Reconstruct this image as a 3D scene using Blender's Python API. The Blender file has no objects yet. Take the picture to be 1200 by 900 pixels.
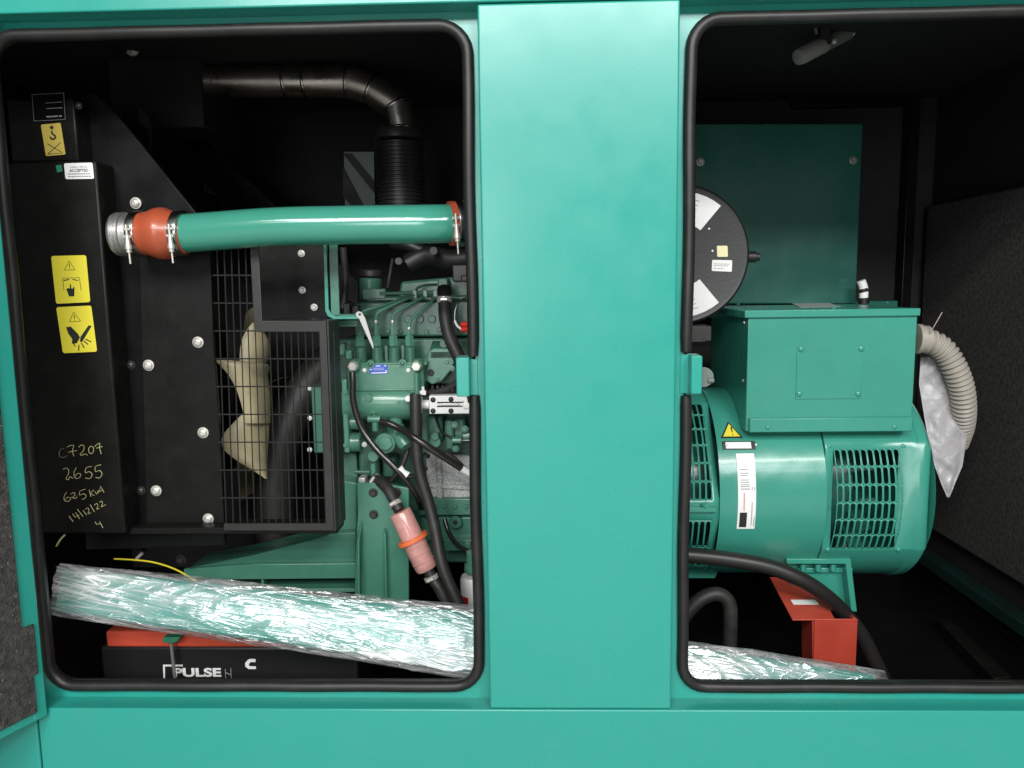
import bpy, bmesh, math, random
from mathutils import Vector, Matrix, noise
random.seed(7)
C = bpy.context.scene.collection
PI = math.pi

# ------------------------------------------------------------------ camera model
F = 900.0
def V(*a): return Vector(a)
XW = V(29600, -290, -900).normalized()
DW = V(97, 7100, 900); DW = (DW - XW*DW.dot(XW)).normalized()
YW = XW.cross(DW).normalized()
CAM = V(0, -1.33, 1.05)
def ray(px, py):
    r = V((px-600)/F, (py-450)/F, 1.0)
    return V(r.dot(XW), r.dot(YW), -r.dot(DW))
def P(px, py, Y):                       # a point at depth Y behind the front of the enclosure
    d = ray(px, py); t = (Y-CAM.y)/d.y
    return CAM + d*t
def PZ(px, py, z):
    d = ray(px, py); t = (z-CAM.z)/d.z
    return CAM + d*t
def PX(px, py, X):
    d = ray(px, py); t = (X-CAM.x)/d.x
    return CAM + d*t
def S(Y, px=600, py=450): return (P(px+1, py, Y)-P(px, py, Y)).length
cam_d = bpy.data.cameras.new('camera'); cam = bpy.data.objects.new('camera', cam_d); C.objects.link(cam)
cam_d.sensor_width = 36; cam_d.lens = 27; cam_d.clip_end = 100; cam_d.clip_start = 0.02
m = Matrix.Identity(4)
cx_ = V(XW.x, YW.x, -DW.x); cy_ = -V(XW.y, YW.y, -DW.y); cz_ = -V(XW.z, YW.z, -DW.z)
for i in range(3):
    m[i][0] = cx_[i]; m[i][1] = cy_[i]; m[i][2] = cz_[i]; m[i][3] = CAM[i]
cam.matrix_world = m
bpy.context.scene.camera = cam

# ------------------------------------------------------------------ materials
def principled(name, col, rough=.4, metal=0., coat=0., bump=0., bscale=60., mottle=.0, mscale=8., rvar=.0, spec=.5, trans=0., sss=0., alpha=1., speck=None, dust=0., wob=0., wscale=4.):
    M = bpy.data.materials.new(name); M.use_nodes = True
    nt = M.node_tree; N = nt.nodes; L = nt.links
    b = N['Principled BSDF']
    b.inputs['Base Color'].default_value = (*col, 1)
    b.inputs['Roughness'].default_value = rough; b.inputs['Metallic'].default_value = metal
    b.inputs['Coat Weight'].default_value = coat; b.inputs['Coat Roughness'].default_value = .12
    b.inputs['Specular IOR Level'].default_value = spec
    b.inputs['Transmission Weight'].default_value = trans
    b.inputs['Alpha'].default_value = alpha
    if sss:
        b.inputs['Subsurface Weight'].default_value = sss; b.inputs['Subsurface Radius'].default_value = (.02, .008, .006)
    tc = N.new('ShaderNodeTexCoord')
    def nz(scale, detail=4):
        n = N.new('ShaderNodeTexNoise'); n.inputs['Scale'].default_value = scale; n.inputs['Detail'].default_value = detail
        L.new(tc.outputs['Object'], n.inputs['Vector']); return n
    if mottle or speck or dust:
        mix = N.new('ShaderNodeMix'); mix.data_type = 'RGBA'
        n = nz(mscale, 6)
        mr = N.new('ShaderNodeMapRange'); L.new(n.outputs['Fac'], mr.inputs['Value'])
        mr.inputs['From Min'].default_value = .3; mr.inputs['From Max'].default_value = .7
        L.new(mr.outputs['Result'], mix.inputs['Factor'])
        mix.inputs['A'].default_value = (*[c*(1-mottle) for c in col], 1)
        mix.inputs['B'].default_value = (*[min(1, c*(1+mottle)) for c in col], 1)
        out = mix.outputs['Result']
        if speck:
            scol, sscale, thr = speck
            n2 = nz(sscale, 2)
            gt = N.new('ShaderNodeMath'); gt.operation = 'GREATER_THAN'; gt.inputs[1].default_value = thr
            L.new(n2.outputs['Fac'], gt.inputs[0])
            mx2 = N.new('ShaderNodeMix'); mx2.data_type = 'RGBA'
            L.new(gt.outputs[0], mx2.inputs['Factor']); L.new(out, mx2.inputs['A']); mx2.inputs['B'].default_value = (*scol, 1)
            out = mx2.outputs['Result']
        if dust:
            n3 = nz(23, 8)
            mr3 = N.new('ShaderNodeMapRange'); L.new(n3.outputs['Fac'], mr3.inputs['Value'])
            mr3.inputs['From Min'].default_value = .5; mr3.inputs['From Max'].default_value = .75
            mr3.inputs['To Max'].default_value = dust
            mx3 = N.new('ShaderNodeMix'); mx3.data_type = 'RGBA'
            L.new(mr3.outputs['Result'], mx3.inputs['Factor']); L.new(out, mx3.inputs['A']); mx3.inputs['B'].default_value = (.3, .29, .26, 1)
            out = mx3.outputs['Result']
        L.new(out, b.inputs['Base Color'])
    if rvar:
        n = nz(14, 6)
        mr = N.new('ShaderNodeMapRange'); L.new(n.outputs['Fac'], mr.inputs['Value'])
        mr.inputs['From Min'].default_value = .3; mr.inputs['From Max'].default_value = .7
        mr.inputs['To Min'].default_value = max(.02, rough-rvar); mr.inputs['To Max'].default_value = rough+rvar
        L.new(mr.outputs['Result'], b.inputs['Roughness'])
    if bump:
        n = nz(bscale, 3)
        bp = N.new('ShaderNodeBump'); bp.inputs['Strength'].default_value = bump; bp.inputs['Distance'].default_value = .004
        L.new(n.outputs['Fac'], bp.inputs['Height']); L.new(bp.outputs['Normal'], b.inputs['Normal'])
        if wob:
            n2 = nz(wscale, 2); bp2 = N.new('ShaderNodeBump'); bp2.inputs['Strength'].default_value = 1.; bp2.inputs['Distance'].default_value = wob
            L.new(n2.outputs['Fac'], bp2.inputs['Height']); L.new(bp2.outputs['Normal'], bp.inputs['Normal'])
    return M

teal = principled('teal_powder_coat', (.024, .322, .262), .30, coat=.15, bump=.02, bscale=300, mottle=.02, mscale=3, rvar=.06, wob=.0045, wscale=2.2, dust=.03, speck=((.40, .52, .47), 190, .79))
teal_alt = principled('teal_machine_paint', (.044, .285, .212), .27, coat=.2, bump=.05, bscale=220, wob=.003, wscale=9, dust=.02, mottle=.05, mscale=5, rvar=.06)
teal_pipe = principled('teal_gloss_paint', (.050, .285, .205), .16, coat=.6, bump=.02, bscale=22, mottle=.04)
green_eng = principled('engine_green_paint', (.050, .148, .102), .36, coat=.15, bump=.09, bscale=120, mottle=.16, mscale=30, rvar=.1)
green_pump = principled('pump_green_paint', (.082, .236, .160), .28, coat=.3, bump=.05, bscale=90, mottle=.08, mscale=30, rvar=.08)
green_chas = principled('chassis_green_paint', (.052, .186, .127), .33, coat=.2, bump=.05, bscale=60, mottle=.08, mscale=20, rvar=.08)
green_dark = principled('dark_green_panel', (.021, .112, .085), .24, coat=.2, bump=.03, bscale=14, mottle=.1, mscale=4, rvar=.08)
black_sheet = principled('black_powder_coat', (.0065, .0063, .0058), .42, spec=.2, bump=.10, bscale=240, rvar=.08, dust=.015, mottle=.1)
black_gloss = principled('black_gloss_sheet', (.005, .005, .0052), .30, spec=.22, bump=.04, bscale=9, rvar=.08, mottle=.1)
black_inner = principled('black_lining', (.010, .010, .0095), .75, bump=.4, bscale=150, mottle=.3, mscale=20)
guard_black = principled('guard_black_coat', (.017, .0165, .0152), .48, bump=.08, bscale=240, dust=.03, mottle=.12)
foam = principled('acoustic_foam', (.060, .056, .053), .88, bump=1.0, bscale=330, mottle=.45, mscale=90, speck=((.24, .23, .21), 190, .71), spec=.3)
rubber = principled('black_rubber', (.011, .0105, .010), .46, bump=.05, bscale=50, mottle=.15, mscale=30, dust=.03)
hose_mat = principled('hose_rubber', (.022, .0205, .0195), .52, bump=.08, bscale=160, mottle=.2, mscale=40, dust=.05)
cable_mat = principled('cable_sheath', (.018, .017, .016), .4, bump=.04, bscale=90, mottle=.15)
cable_gloss = principled('glossy_cable_sheath', (.02, .018, .017), .22, coat=.3, mottle=.1)
orange = principled('silicone_orange', (.40, .078, .034), .32, bump=.06, bscale=60, mottle=.1, mscale=30, coat=.2)
steel = principled('bright_steel', (.42, .41, .39), .24, metal=1., bump=.03, bscale=90, rvar=.08)
zinc = principled('zinc_bolt', (.66, .64, .58), .32, metal=.5, bump=.06, bscale=200, rvar=.1)
alum = principled('cast_aluminium', (.62, .61, .59), .38, metal=.9, bump=.12, bscale=220)
satin = principled('satin_aluminium', (.86, .85, .83), .5, metal=.1, bump=.05, bscale=200)
exhaust_m = principled('exhaust_steel', (.50, .46, .41), .33, metal=1., bump=.05, bscale=60, rvar=.1)
dark_metal = principled('dark_sheet_metal', (.05, .05, .048), .4, metal=.6, bump=.05, bscale=60)
shield_m = principled('speckled_grey_casting', (.46, .465, .45), .55, bump=.6, bscale=420, mottle=.45, mscale=260)
red_paint = principled('red_oxide_paint', (.43, .052, .030), .38, coat=.1, bump=.06, bscale=60, mottle=.12, mscale=14, dust=.05)
red_lid = principled('battery_lid_plastic', (.62, .085, .045), .36, bump=.05, bscale=80, mottle=.06)
batt = principled('battery_case_plastic', (.012, .012, .012), .45, bump=.08, bscale=150, mottle=.1)
white_p = principled('white_print', (.82, .82, .80), .5, mottle=.02)
white_l = principled('white_label_vinyl', (.84, .83, .81), .45, mottle=.03, mscale=20)
black_p = principled('black_print', (.02, .02, .02), .5, mottle=.05)
grey_p = principled('grey_print', (.30, .29, .29), .5, mottle=.05)
pink_p = principled('pink_print', (.62, .33, .32), .5, mottle=.05)
yellow_l = principled('yellow_label_vinyl', (.80, .70, .055), .42, mottle=.04, mscale=20)
yellow_dim = principled('ochre_label_vinyl', (.62, .48, .10), .45, mottle=.05, mscale=20)
cream_l = principled('cream_label', (.80, .74, .42), .5, mottle=.04)
marker_y = principled('yellow_marker_ink', (.55, .52, .24), .6, mottle=.15, mscale=120)
marker_g = principled('grey_marker_ink', (.20, .19, .15), .6, mottle=.15, mscale=120)
blue_pl = principled('blue_name_plate', (.035, .10, .52), .35, mottle=.05)
cream = principled('natural_nylon', (.44, .38, .235), .42, bump=.05, bscale=60, mottle=.12, mscale=20, sss=.1)
red_plug = principled('red_plug_plastic', (.62, .03, .025), .3, mottle=.05)
orange_ring = principled('orange_ring_plastic', (.80, .16, .05), .35, mottle=.05)
conduit_m = principled('beige_conduit_plastic', (.36, .33, .285), .45, bump=.03, bscale=60, mottle=.05)
yellow_w = principled('yellow_wire_sheath', (.72, .60, .03), .35, mottle=.05)
green_sock = principled('green_cap_plastic', (.03, .20, .11), .4, mottle=.05)
grey_rod = principled('grey_plated_rod', (.42, .41, .40), .38, metal=.7, mottle=.1)
pale_card = principled('pale_card', (.34, .40, .36), .5, mottle=.05)
grey_strip = principled('grey_green_sheet', (.13, .16, .14), .5, mottle=.1)

pink_body = principled('pink_filter_plastic', (.80, .40, .36), .16, coat=.5, alpha=.62, mottle=.14, mscale=60, bump=.05, bscale=30)
element_m = principled('filter_paper', (.62, .34, .29), .6, mottle=.25, mscale=90)
clear_lamp = principled('smoky_lamp_plastic', (.50, .50, .48), .16, mottle=.05, alpha=.6)
lever_m = principled('lever_steel', (.46, .45, .43), .4, metal=.3, mottle=.1)
rail_dark = principled('dark_green_rail', (.007, .028, .022), .5, mottle=.2)

# white polythene, a little see-through
def film_material(name, sheen_scale, density, base, bd=.02):
    M = bpy.data.materials.new(name); M.use_nodes = True
    nt = M.node_tree; N = nt.nodes; L = nt.links
    for n in list(N): N.remove(n)
    out = N.new('ShaderNodeOutputMaterial')
    tc = N.new('ShaderNodeTexCoord')
    mp = N.new('ShaderNodeMapping'); mp.inputs['Scale'].default_value = sheen_scale
    mp.inputs['Rotation'].default_value = (0, math.radians(-9), 0)
    L.new(tc.outputs['Object'], mp.inputs['Vector'])
    n1 = N.new('ShaderNodeTexNoise'); n1.inputs['Scale'].default_value = 6; n1.inputs['Detail'].default_value = 7; n1.inputs['Roughness'].default_value = .65
    n1.inputs['Distortion'].default_value = 1.2
    L.new(mp.outputs['Vector'], n1.inputs['Vector'])
    n2 = N.new('ShaderNodeTexVoronoi'); n2.feature = 'DISTANCE_TO_EDGE'; n2.inputs['Scale'].default_value = 5
    mp2 = N.new('ShaderNodeMapping'); mp2.inputs['Scale'].default_value = [sheen_scale[0]*1.3, sheen_scale[1]*.6, sheen_scale[2]*.6]
    mp2.inputs['Rotation'].default_value = (0, math.radians(28), 0)
    L.new(tc.outputs['Object'], mp2.inputs['Vector'])
    ad = N.new('ShaderNodeVectorMath'); ad.operation = 'ADD'
    sc = N.new('ShaderNodeVectorMath'); sc.operation = 'SCALE'; sc.inputs['Scale'].default_value = .5
    L.new(n1.outputs['Color'], sc.inputs[0]); L.new(sc.outputs[0], ad.inputs[1]); L.new(mp2.outputs['Vector'], ad.inputs[0])
    L.new(ad.outputs[0], n2.inputs['Vector'])
    mul = N.new('ShaderNodeMath'); mul.operation = 'MULTIPLY_ADD'; mul.inputs[1].default_value = .5
    L.new(n2.outputs['Distance'], mul.inputs[0]); L.new(n1.outputs['Fac'], mul.inputs[2])
    bp = N.new('ShaderNodeBump'); bp.inputs['Strength'].default_value = 1.0; bp.inputs['Distance'].default_value = bd
    L.new(mul.outputs[0], bp.inputs['Height'])
    gl = N.new('ShaderNodeBsdfGlossy'); gl.inputs['Roughness'].default_value = .17; gl.inputs['Color'].default_value = (1, 1, 1, 1)
    L.new(bp.outputs['Normal'], gl.inputs['Normal'])
    tr = N.new('ShaderNodeBsdfTransparent'); tr.inputs['Color'].default_value = (.93, .95, .95, 1)
    df = N.new('ShaderNodeBsdfDiffuse'); df.inputs['Color'].default_value = base
    L.new(bp.outputs['Normal'], df.inputs['Normal'])
    # creases scatter white
    cr = N.new('ShaderNodeValToRGB'); cr.color_ramp.elements[0].position = .46; cr.color_ramp.elements[1].position = .72
    cr.color_ramp.elements[0].color = (density[0],)*3+(1,); cr.color_ramp.elements[1].color = (density[1],)*3+(1,)
    L.new(n1.outputs['Fac'], cr.inputs['Fac'])
    m1 = N.new('ShaderNodeMixShader'); L.new(cr.outputs['Color'], m1.inputs['Fac']); L.new(tr.outputs[0], m1.inputs[1]); L.new(df.outputs[0], m1.inputs[2])
    m2 = N.new('ShaderNodeMixShader'); m2.inputs['Fac'].default_value = density[2]
    L.new(m1.outputs[0], m2.inputs[1]); L.new(gl.outputs[0], m2.inputs[2])
    L.new(m2.outputs[0], out.inputs['Surface'])
    return M
def crinkle_film():
    M = bpy.data.materials.new('crinkled_clear_film'); M.use_nodes = True
    nt = M.node_tree; N = nt.nodes; L = nt.links
    for n in list(N): N.remove(n)
    out = N.new('ShaderNodeOutputMaterial'); tc = N.new('ShaderNodeTexCoord')
    def math_(op, a, b=None, c=None):
        n = N.new('ShaderNodeMath'); n.operation = op
        for k, v in enumerate((a, b, c)):
            if v is None: continue
            if isinstance(v, (int, float)): n.inputs[k].default_value = v
            else: L.new(v, n.inputs[k])
        return n.outputs[0]
    def nz(scale, rot, detail=5, dist=.6, rough=.6):
        mp = N.new('ShaderNodeMapping'); mp.vector_type = 'TEXTURE'
        mp.inputs['Scale'].default_value = [1/q for q in scale]; mp.inputs['Rotation'].default_value = (0, math.radians(rot), 0)
        L.new(tc.outputs['Object'], mp.inputs['Vector'])
        n = N.new('ShaderNodeTexNoise'); n.inputs['Scale'].default_value = 1; n.inputs['Detail'].default_value = detail
        n.inputs['Distortion'].default_value = dist; n.inputs['Roughness'].default_value = rough
        L.new(mp.outputs['Vector'], n.inputs['Vector']); return n.outputs['Fac']
    def ridge(x, p):
        a = math_('MULTIPLY_ADD', x, 2., -1.); a = math_('ABSOLUTE', a); a = math_('SUBTRACT', 1., a); return math_('POWER', a, p)
    r1 = ridge(nz((1.6, 24, 52), 7, 2, .5), 14.); r2 = ridge(nz((2.6, 30, 60), 16, 2, .6), 18.); r3 = ridge(nz((7, 30, 40), -20, 1, .7), 26.)
    patch = nz((3.2, 6, 14), 8, 3, .4)
    mk = N.new('ShaderNodeMapRange'); L.new(patch, mk.inputs['Value']); mk.inputs['From Min'].default_value = .42; mk.inputs['From Max'].default_value = .64
    st = math_('MAXIMUM', r1, math_('MAXIMUM', r2, math_('MULTIPLY', r3, .7)))
    dens = math_('MULTIPLY_ADD', mk.outputs[0], .16, .03)  # diffuse white haze painted in for light reflected off the film
    dens = math_('ADD', dens, math_('MULTIPLY', st, math_('MULTIPLY_ADD', mk.outputs[0], .5, .12)))  # streaks: white scattered by creases, plus painted highlights
    dens = math_('MINIMUM', dens, .92)
    hgt = math_('ADD', math_('MULTIPLY', st, .5), math_('MULTIPLY', nz((2.6, 16, 24), 11, 2, .7), 1.1))
    bp = N.new('ShaderNodeBump'); bp.inputs['Strength'].default_value = 1.; bp.inputs['Distance'].default_value = .0012; L.new(hgt, bp.inputs['Height'])
    gl = N.new('ShaderNodeBsdfGlossy'); gl.inputs['Roughness'].default_value = .19; L.new(bp.outputs['Normal'], gl.inputs['Normal'])
    tr = N.new('ShaderNodeBsdfTransparent'); tr.inputs['Color'].default_value = (.95, .96, .96, 1)
    df = N.new('ShaderNodeBsdfDiffuse'); df.inputs['Color'].default_value = (.93, .92, .92, 1); L.new(bp.outputs['Normal'], df.inputs['Normal'])
    m1 = N.new('ShaderNodeMixShader'); L.new(dens, m1.inputs['Fac']); L.new(tr.outputs[0], m1.inputs[1]); L.new(df.outputs[0], m1.inputs[2])
    m2 = N.new('ShaderNodeMixShader'); m2.inputs['Fac'].default_value = .15; L.new(m1.outputs[0], m2.inputs[1]); L.new(gl.outputs[0], m2.inputs[2])
    L.new(m2.outputs[0], out.inputs['Surface']); return M
film_m = crinkle_film()
bag_m = film_material('white_polythene', [3, 3, 3], (.84, .98, .06), (.54, .52, .535, 1), .004)

# ------------------------------------------------------------------ mesh builder
WL = {}                                    # world position of each object's origin
class MB:
    def __init__(s): s.v = []; s.f = []
    def add(s, vs, fs):
        o = len(s.v); s.v += [Vector(q) for q in vs]; s.f += [[o+i for i in f] for f in fs]; return s
    def box(s, x0, x1, y0, y1, z0, z1):
        x0, x1 = sorted((x0, x1)); y0, y1 = sorted((y0, y1)); z0, z1 = sorted((z0, z1))
        vs = [(x, y, z) for x in (x0, x1) for y in (y0, y1) for z in (z0, z1)]
        return s.add(vs, [(0, 1, 3, 2), (4, 6, 7, 5), (0, 4, 5, 1), (2, 3, 7, 6), (0, 2, 6, 4), (1, 5, 7, 3)])
    def bpx(s, x0, y0, x1, y1, Y, t):      # front face seen at these picture coordinates at depth Y, t deep
        xm, ym = (x0+x1)/2, (y0+y1)/2
        return s.box(P(x0, ym, Y).x, P(x1, ym, Y).x, Y, Y+t, P(xm, y0, Y).z, P(xm, y1, Y).z)
    def prism(s, pts, ext):
        n = len(pts); pts = [Vector(p) for p in pts]; e = Vector(ext)
        return s.add(pts+[p+e for p in pts], [list(range(n)), list(range(2*n-1, n-1, -1))]+[(i, n+i, n+(i+1) % n, (i+1) % n) for i in range(n)])
    def ppx(s, poly, Y, t): return s.prism([P(x, y, Y) for x, y in poly], (0, t, 0))
    def tube(s, pts, r, n=12, caps=True, closed=False):
        pts = [Vector(p) for p in pts]; k = len(pts)
        R = r if isinstance(r, (list, tuple)) else [r]*k
        T = []
        for i in range(k):
            a = pts[(i-1) % k] if closed or i else pts[0]; b = pts[(i+1) % k] if closed or i < k-1 else pts[-1]
            T.append((b-a).normalized())
        u = T[0].orthogonal().normalized(); vs = []
        for i in range(k):
            u = (u - T[i]*u.dot(T[i])).normalized(); w = T[i].cross(u)
            for j in range(n):
                a = 2*PI*j/n; vs.append(pts[i]+(u*math.cos(a)+w*math.sin(a))*R[i])
        fs = []
        for i in range(k if closed else k-1):
            i2 = (i+1) % k
            for j in range(n): fs.append((i*n+j, i*n+(j+1) % n, i2*n+(j+1) % n, i2*n+j))
        if caps and not closed: fs += [list(range(n-1, -1, -1)), [(k-1)*n+j for j in range(n)]]
        return s.add(vs, fs)
    def lathe(s, p0, d, prof, n=24, start=0.):     # prof: (distance along d, radius)
        p0 = Vector(p0); d = Vector(d).normalized(); u = d.orthogonal().normalized(); w = d.cross(u); vs = []
        for t, r in prof:
            for j in range(n):
                a = 2*PI*j/n+start; vs.append(p0+d*t+(u*math.cos(a)+w*math.sin(a))*max(r, 1e-5))
        k = len(prof)
        fs = [(i*n+j, i*n+(j+1) % n, (i+1)*n+(j+1) % n, (i+1)*n+j) for i in range(k-1) for j in range(n)]
        fs += [list(range(n-1, -1, -1)), [(k-1)*n+j for j in range(n)]]
        return s.add(vs, fs)
    def cyl(s, a, b, r, r2=None, n=24, ch=.12):
        a, b = Vector(a), Vector(b); L = (b-a).length; r2 = r if r2 is None else r2; c = min(ch*min(r, r2), L*.2)
        return s.lathe(a, b-a, [(0, r-c), (c, r), (L-c, r2), (L, r2-c)], n)
    def cpx(s, a, b, r, Y, n=24, Y2=None, r2=None):  # cylinder between picture points, radius in pixels
        k = S(Y)
        return s.cyl(P(*a, Y), P(*b, Y if Y2 is None else Y2), r*k, None if r2 is None else r2*k, n)
    def cface(s, p, r, Y, t, n=24):        # cylinder facing the viewer
        k = S(Y); c = P(*p, Y)
        return s.cyl(c+V(0, t, 0), c, r*k, n=n)
    def build(s, name, mt, parent=None, bevel=0., loc=None, sharp=.62, subsurf=0, seg=2):
        bm = bmesh.new()
        o0 = WL[parent.name] if parent is not None else (Vector(loc) if loc is not None else sum(s.v, Vector())/max(1, len(s.v)))
        vs = [bm.verts.new(p-o0) for p in s.v]
        for f in s.f:
            try: bm.faces.new([vs[i] for i in f])
            except ValueError: pass
        bmesh.ops.recalc_face_normals(bm, faces=bm.faces)
        for f in bm.faces: f.smooth = True
        for e in bm.edges:
            if len(e.link_faces) == 2 and e.calc_face_angle(0) > sharp: e.smooth = False
        me = bpy.data.meshes.new(name); bm.to_mesh(me); bm.free()
        me.materials.append(mt)
        o = bpy.data.objects.new(name, me); C.objects.link(o)
        if parent is not None: o.parent = parent
        else: o.location = o0
        WL[o.name] = o0.copy()
        if bevel:
            b = o.modifiers.new('edge', 'BEVEL'); b.width = bevel; b.segments = seg; b.limit_method = 'ANGLE'; b.angle_limit = .6
            b.harden_normals = False
        if subsurf:
            b = o.modifiers.new('sub', 'SUBSURF'); b.levels = subsurf; b.render_levels = subsurf
        return o
def tag(o, label=None, cat=None, group=None, kind=None):
    if label: o['label'] = label
    if cat: o['category'] = cat
    if group: o['group'] = group
    if kind: o['kind'] = kind
    return o
def thing(name, label, cat, loc, group=None):
    o = bpy.data.objects.new(name, None); C.objects.link(o); o.location = loc; o.empty_display_size = .05
    WL[o.name] = Vector(loc); return tag(o, label, cat, group)
def dup(src, parent, off):                 # a copy of a part moved by off, under the same or another parent
    c = src.copy(); C.objects.link(c); c.parent = parent
    base = WL[src.name]-WL[parent.name]
    c.location = base+Vector(off) if src.parent is not parent else src.location+Vector(off)
    WL[c.name] = WL[src.name]+Vector(off)
    return c
def spline(pts, sub=8):
    pts = [Vector(p) for p in pts]; out = []
    for i in range(len(pts)-1):
        a = pts[max(i-1, 0)]; b = pts[i]; c = pts[i+1]; d = pts[min(i+2, len(pts)-1)]
        for j in range(sub):
            t = j/sub
            out.append(.5*((2*b)+(-a+c)*t+(2*a-5*b+4*c-d)*t*t+(-a+3*b-3*c+d)*t**3))
    out.append(pts[-1]); return out
def path(pp, Y=None, sub=8):               # picture points (x, y[, Y]) to a smooth 3-D path
    return spline([P(q[0], q[1], q[2] if len(q) > 2 else Y) for q in pp], sub)
_bolts = {}
def bolt(px, py, Y, rpx, parent, mt=None, kind='hex', name='bolt'):
    mt = mt or zinc; key = (kind, rpx, mt.name); p = P(px, py, Y); r = rpx*S(Y)
    b = MB()
    if kind == 'hex':
        b.lathe(p+V(0, .002, 0), (0, -1, 0), [(0, r*1.35), (.0022, r*1.35), (.0023, r*1.0)], 20)
        b.lathe(p+V(0, 0, 0), (0, -1, 0), [(0, r), (r*.55, r), (r*.75, r*.82)], 6, start=random.random())
    elif kind == 'dome':
        b.lathe(p+V(0, .002, 0), (0, -1, 0), [(0, r), (.0025, r), (.0026, r*.8), (.0026+r*.3, r*.76), (.0026+r*.5, r*.55), (.0026+r*.56, r*.3), (.0026+r*.45, r*.28), (.0026+r*.45, r*.01)], 20)
    else:
        b.lathe(p+V(0, .001, 0), (0, -1, 0), [(0, r), (r*.35, r), (r*.6, r*.75), (r*.7, r*.3)], 14)
    return b.build(name, mt, parent)
def text_mesh(txt, size, center, parent, mt, name='lettering', sx=1., tilt=0., shear=0., depth=.0004, align='CENTER', bold=0., vertical=False):
    cu = bpy.data.curves.new(name, 'FONT'); cu.body = txt; cu.size = size; cu.align_x = align; cu.align_y = 'CENTER'
    cu.extrude = depth; cu.shear = shear; cu.offset = bold
    tmp = bpy.data.objects.new(name, cu); C.objects.link(tmp)
    bpy.context.view_layer.update()
    me = bpy.data.meshes.new_from_object(tmp.evaluated_get(bpy.context.evaluated_depsgraph_get()))
    bpy.data.objects.remove(tmp)
    R = Matrix.Rotation(PI/2, 4, 'X') @ Matrix.Rotation(tilt, 4, 'Z') @ Matrix.Diagonal((sx, 1, 1, 1))
    me.transform(R); me.transform(Matrix.Translation(Vector(center)-WL[parent.name]))
    me.materials.clear(); me.materials.append(mt)
    o = bpy.data.objects.new(name, me); C.objects.link(o); o.parent = parent; WL[o.name] = WL[parent.name].copy()
    return o
class Sticker:                             # a flat label fixed on a flat face: corners tl, tr, br, bl
    def __init__(s, cs, parent, mt, name='label_sticker', lift=.0006, round_=.06, label=None):
        s.c = [Vector(c) for c in cs]; s.par = parent
        n = (s.c[1]-s.c[0]).cross(s.c[3]-s.c[0]).normalized()
        if n.dot(CAM-s.c[0]) < 0: n = -n
        s.n = n; s.lift = lift
        b = MB(); r = round_; w = (s.c[1]-s.c[0]).length; h = (s.c[3]-s.c[0]).length; ru, rv = r, r*w/h; pts = []
        for cx, cy, a0 in ((ru, rv, PI), (1-ru, rv, 1.5*PI), (1-ru, 1-rv, 0), (ru, 1-rv, .5*PI)):
            for k in range(5):
                a = a0+k/4*PI/2; pts.append(s.at(cx+ru*math.cos(a), cy+rv*math.sin(a), 0))
        b.prism(pts, n*lift); s.o = b.build(name, mt, parent)
        if label: s.o['label'] = label
    def at(s, u, v, l=None):
        a = s.c[0].lerp(s.c[1], u); b = s.c[3].lerp(s.c[2], u)
        return a.lerp(b, v)+s.n*(s.lift if l is None else l)
    def poly(s, mb, pts): mb.prism([s.at(u, v) for u, v in pts], s.n*.0003); return mb
    def line(s, mb, pts, w):
        for (u0, v0), (u1, v1) in zip(pts, pts[1:]):
            a, b = s.at(u0, v0), s.at(u1, v1); d = (b-a).normalized(); q = d.cross(s.n)*w/2
            mb.prism([a-q-d*w*.3, a+q-d*w*.3, b+q+d*w*.3, b-q+d*w*.3], s.n*.0003)
        return mb
    def text(s, txt, u, v, size, mt, name='printed_words', sx=1., bold=0.):
        cu = bpy.data.curves.new(name, 'FONT'); cu.body = txt; cu.size = size; cu.align_x = 'CENTER'; cu.align_y = 'CENTER'; cu.extrude = .0002; cu.offset = bold
        tmp = bpy.data.objects.new(name, cu); C.objects.link(tmp); bpy.context.view_layer.update()
        me = bpy.data.meshes.new_from_object(tmp.evaluated_get(bpy.context.evaluated_depsgraph_get())); bpy.data.objects.remove(tmp)
        X = (s.c[1]-s.c[0]).normalized(); Yv = s.n.cross(X); p = s.at(u, v)+s.n*.0002-WL[s.par.name]
        M4 = Matrix.Identity(4)
        for i in range(3): M4[i][0] = X[i]*sx; M4[i][1] = Yv[i]; M4[i][2] = s.n[i]; M4[i][3] = p[i]
        me.transform(M4); me.materials.clear(); me.materials.append(mt)
        o = bpy.data.objects.new(name, me); C.objects.link(o); o.parent = s.o; WL[o.name] = WL[s.par.name].copy(); return o

# ================================================================== ENCLOSURE
FL = .042                                   # flange set back behind the pillar and fascia
zb = P(680, 832, 0).z                       # top edge of the base fascia
zt = P(500, 4, 0).z                         # lower edge of the top rail
X0, X1 = P(46, 870, 0).x, P(1500, 450, 0).x
enc = thing('generator_enclosure', 'teal sheet steel generator enclosure with two open bays either side of a wide centre pillar', 'enclosure', (0, .5, .0))
XL, XR = P(-260, 450, 0).x, 1.225
xp0, xp1 = P(566.3, 400, 0).x, P(792, 400, 0).x
MB().box(xp0, xp1, 0, .038, zb+.002, P(680, 1.5, 0).z).build('pillar', teal, enc, bevel=.0035, seg=3)
MB().box(X0+.0015, 1.42, 0, .056, .002, zb).build('base_panel', teal, enc, bevel=.003, seg=3)
MB().box(XL-.1, X0-.0015, 0, .056, .002, zb-.001).build('corner_panel', teal, enc, bevel=.003, seg=3)
MB().box(XL-.1, 1.42, -.001, FL+.02, zt, zt+.16).build('top_rail', teal, enc, bevel=.003, seg=3)
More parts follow.
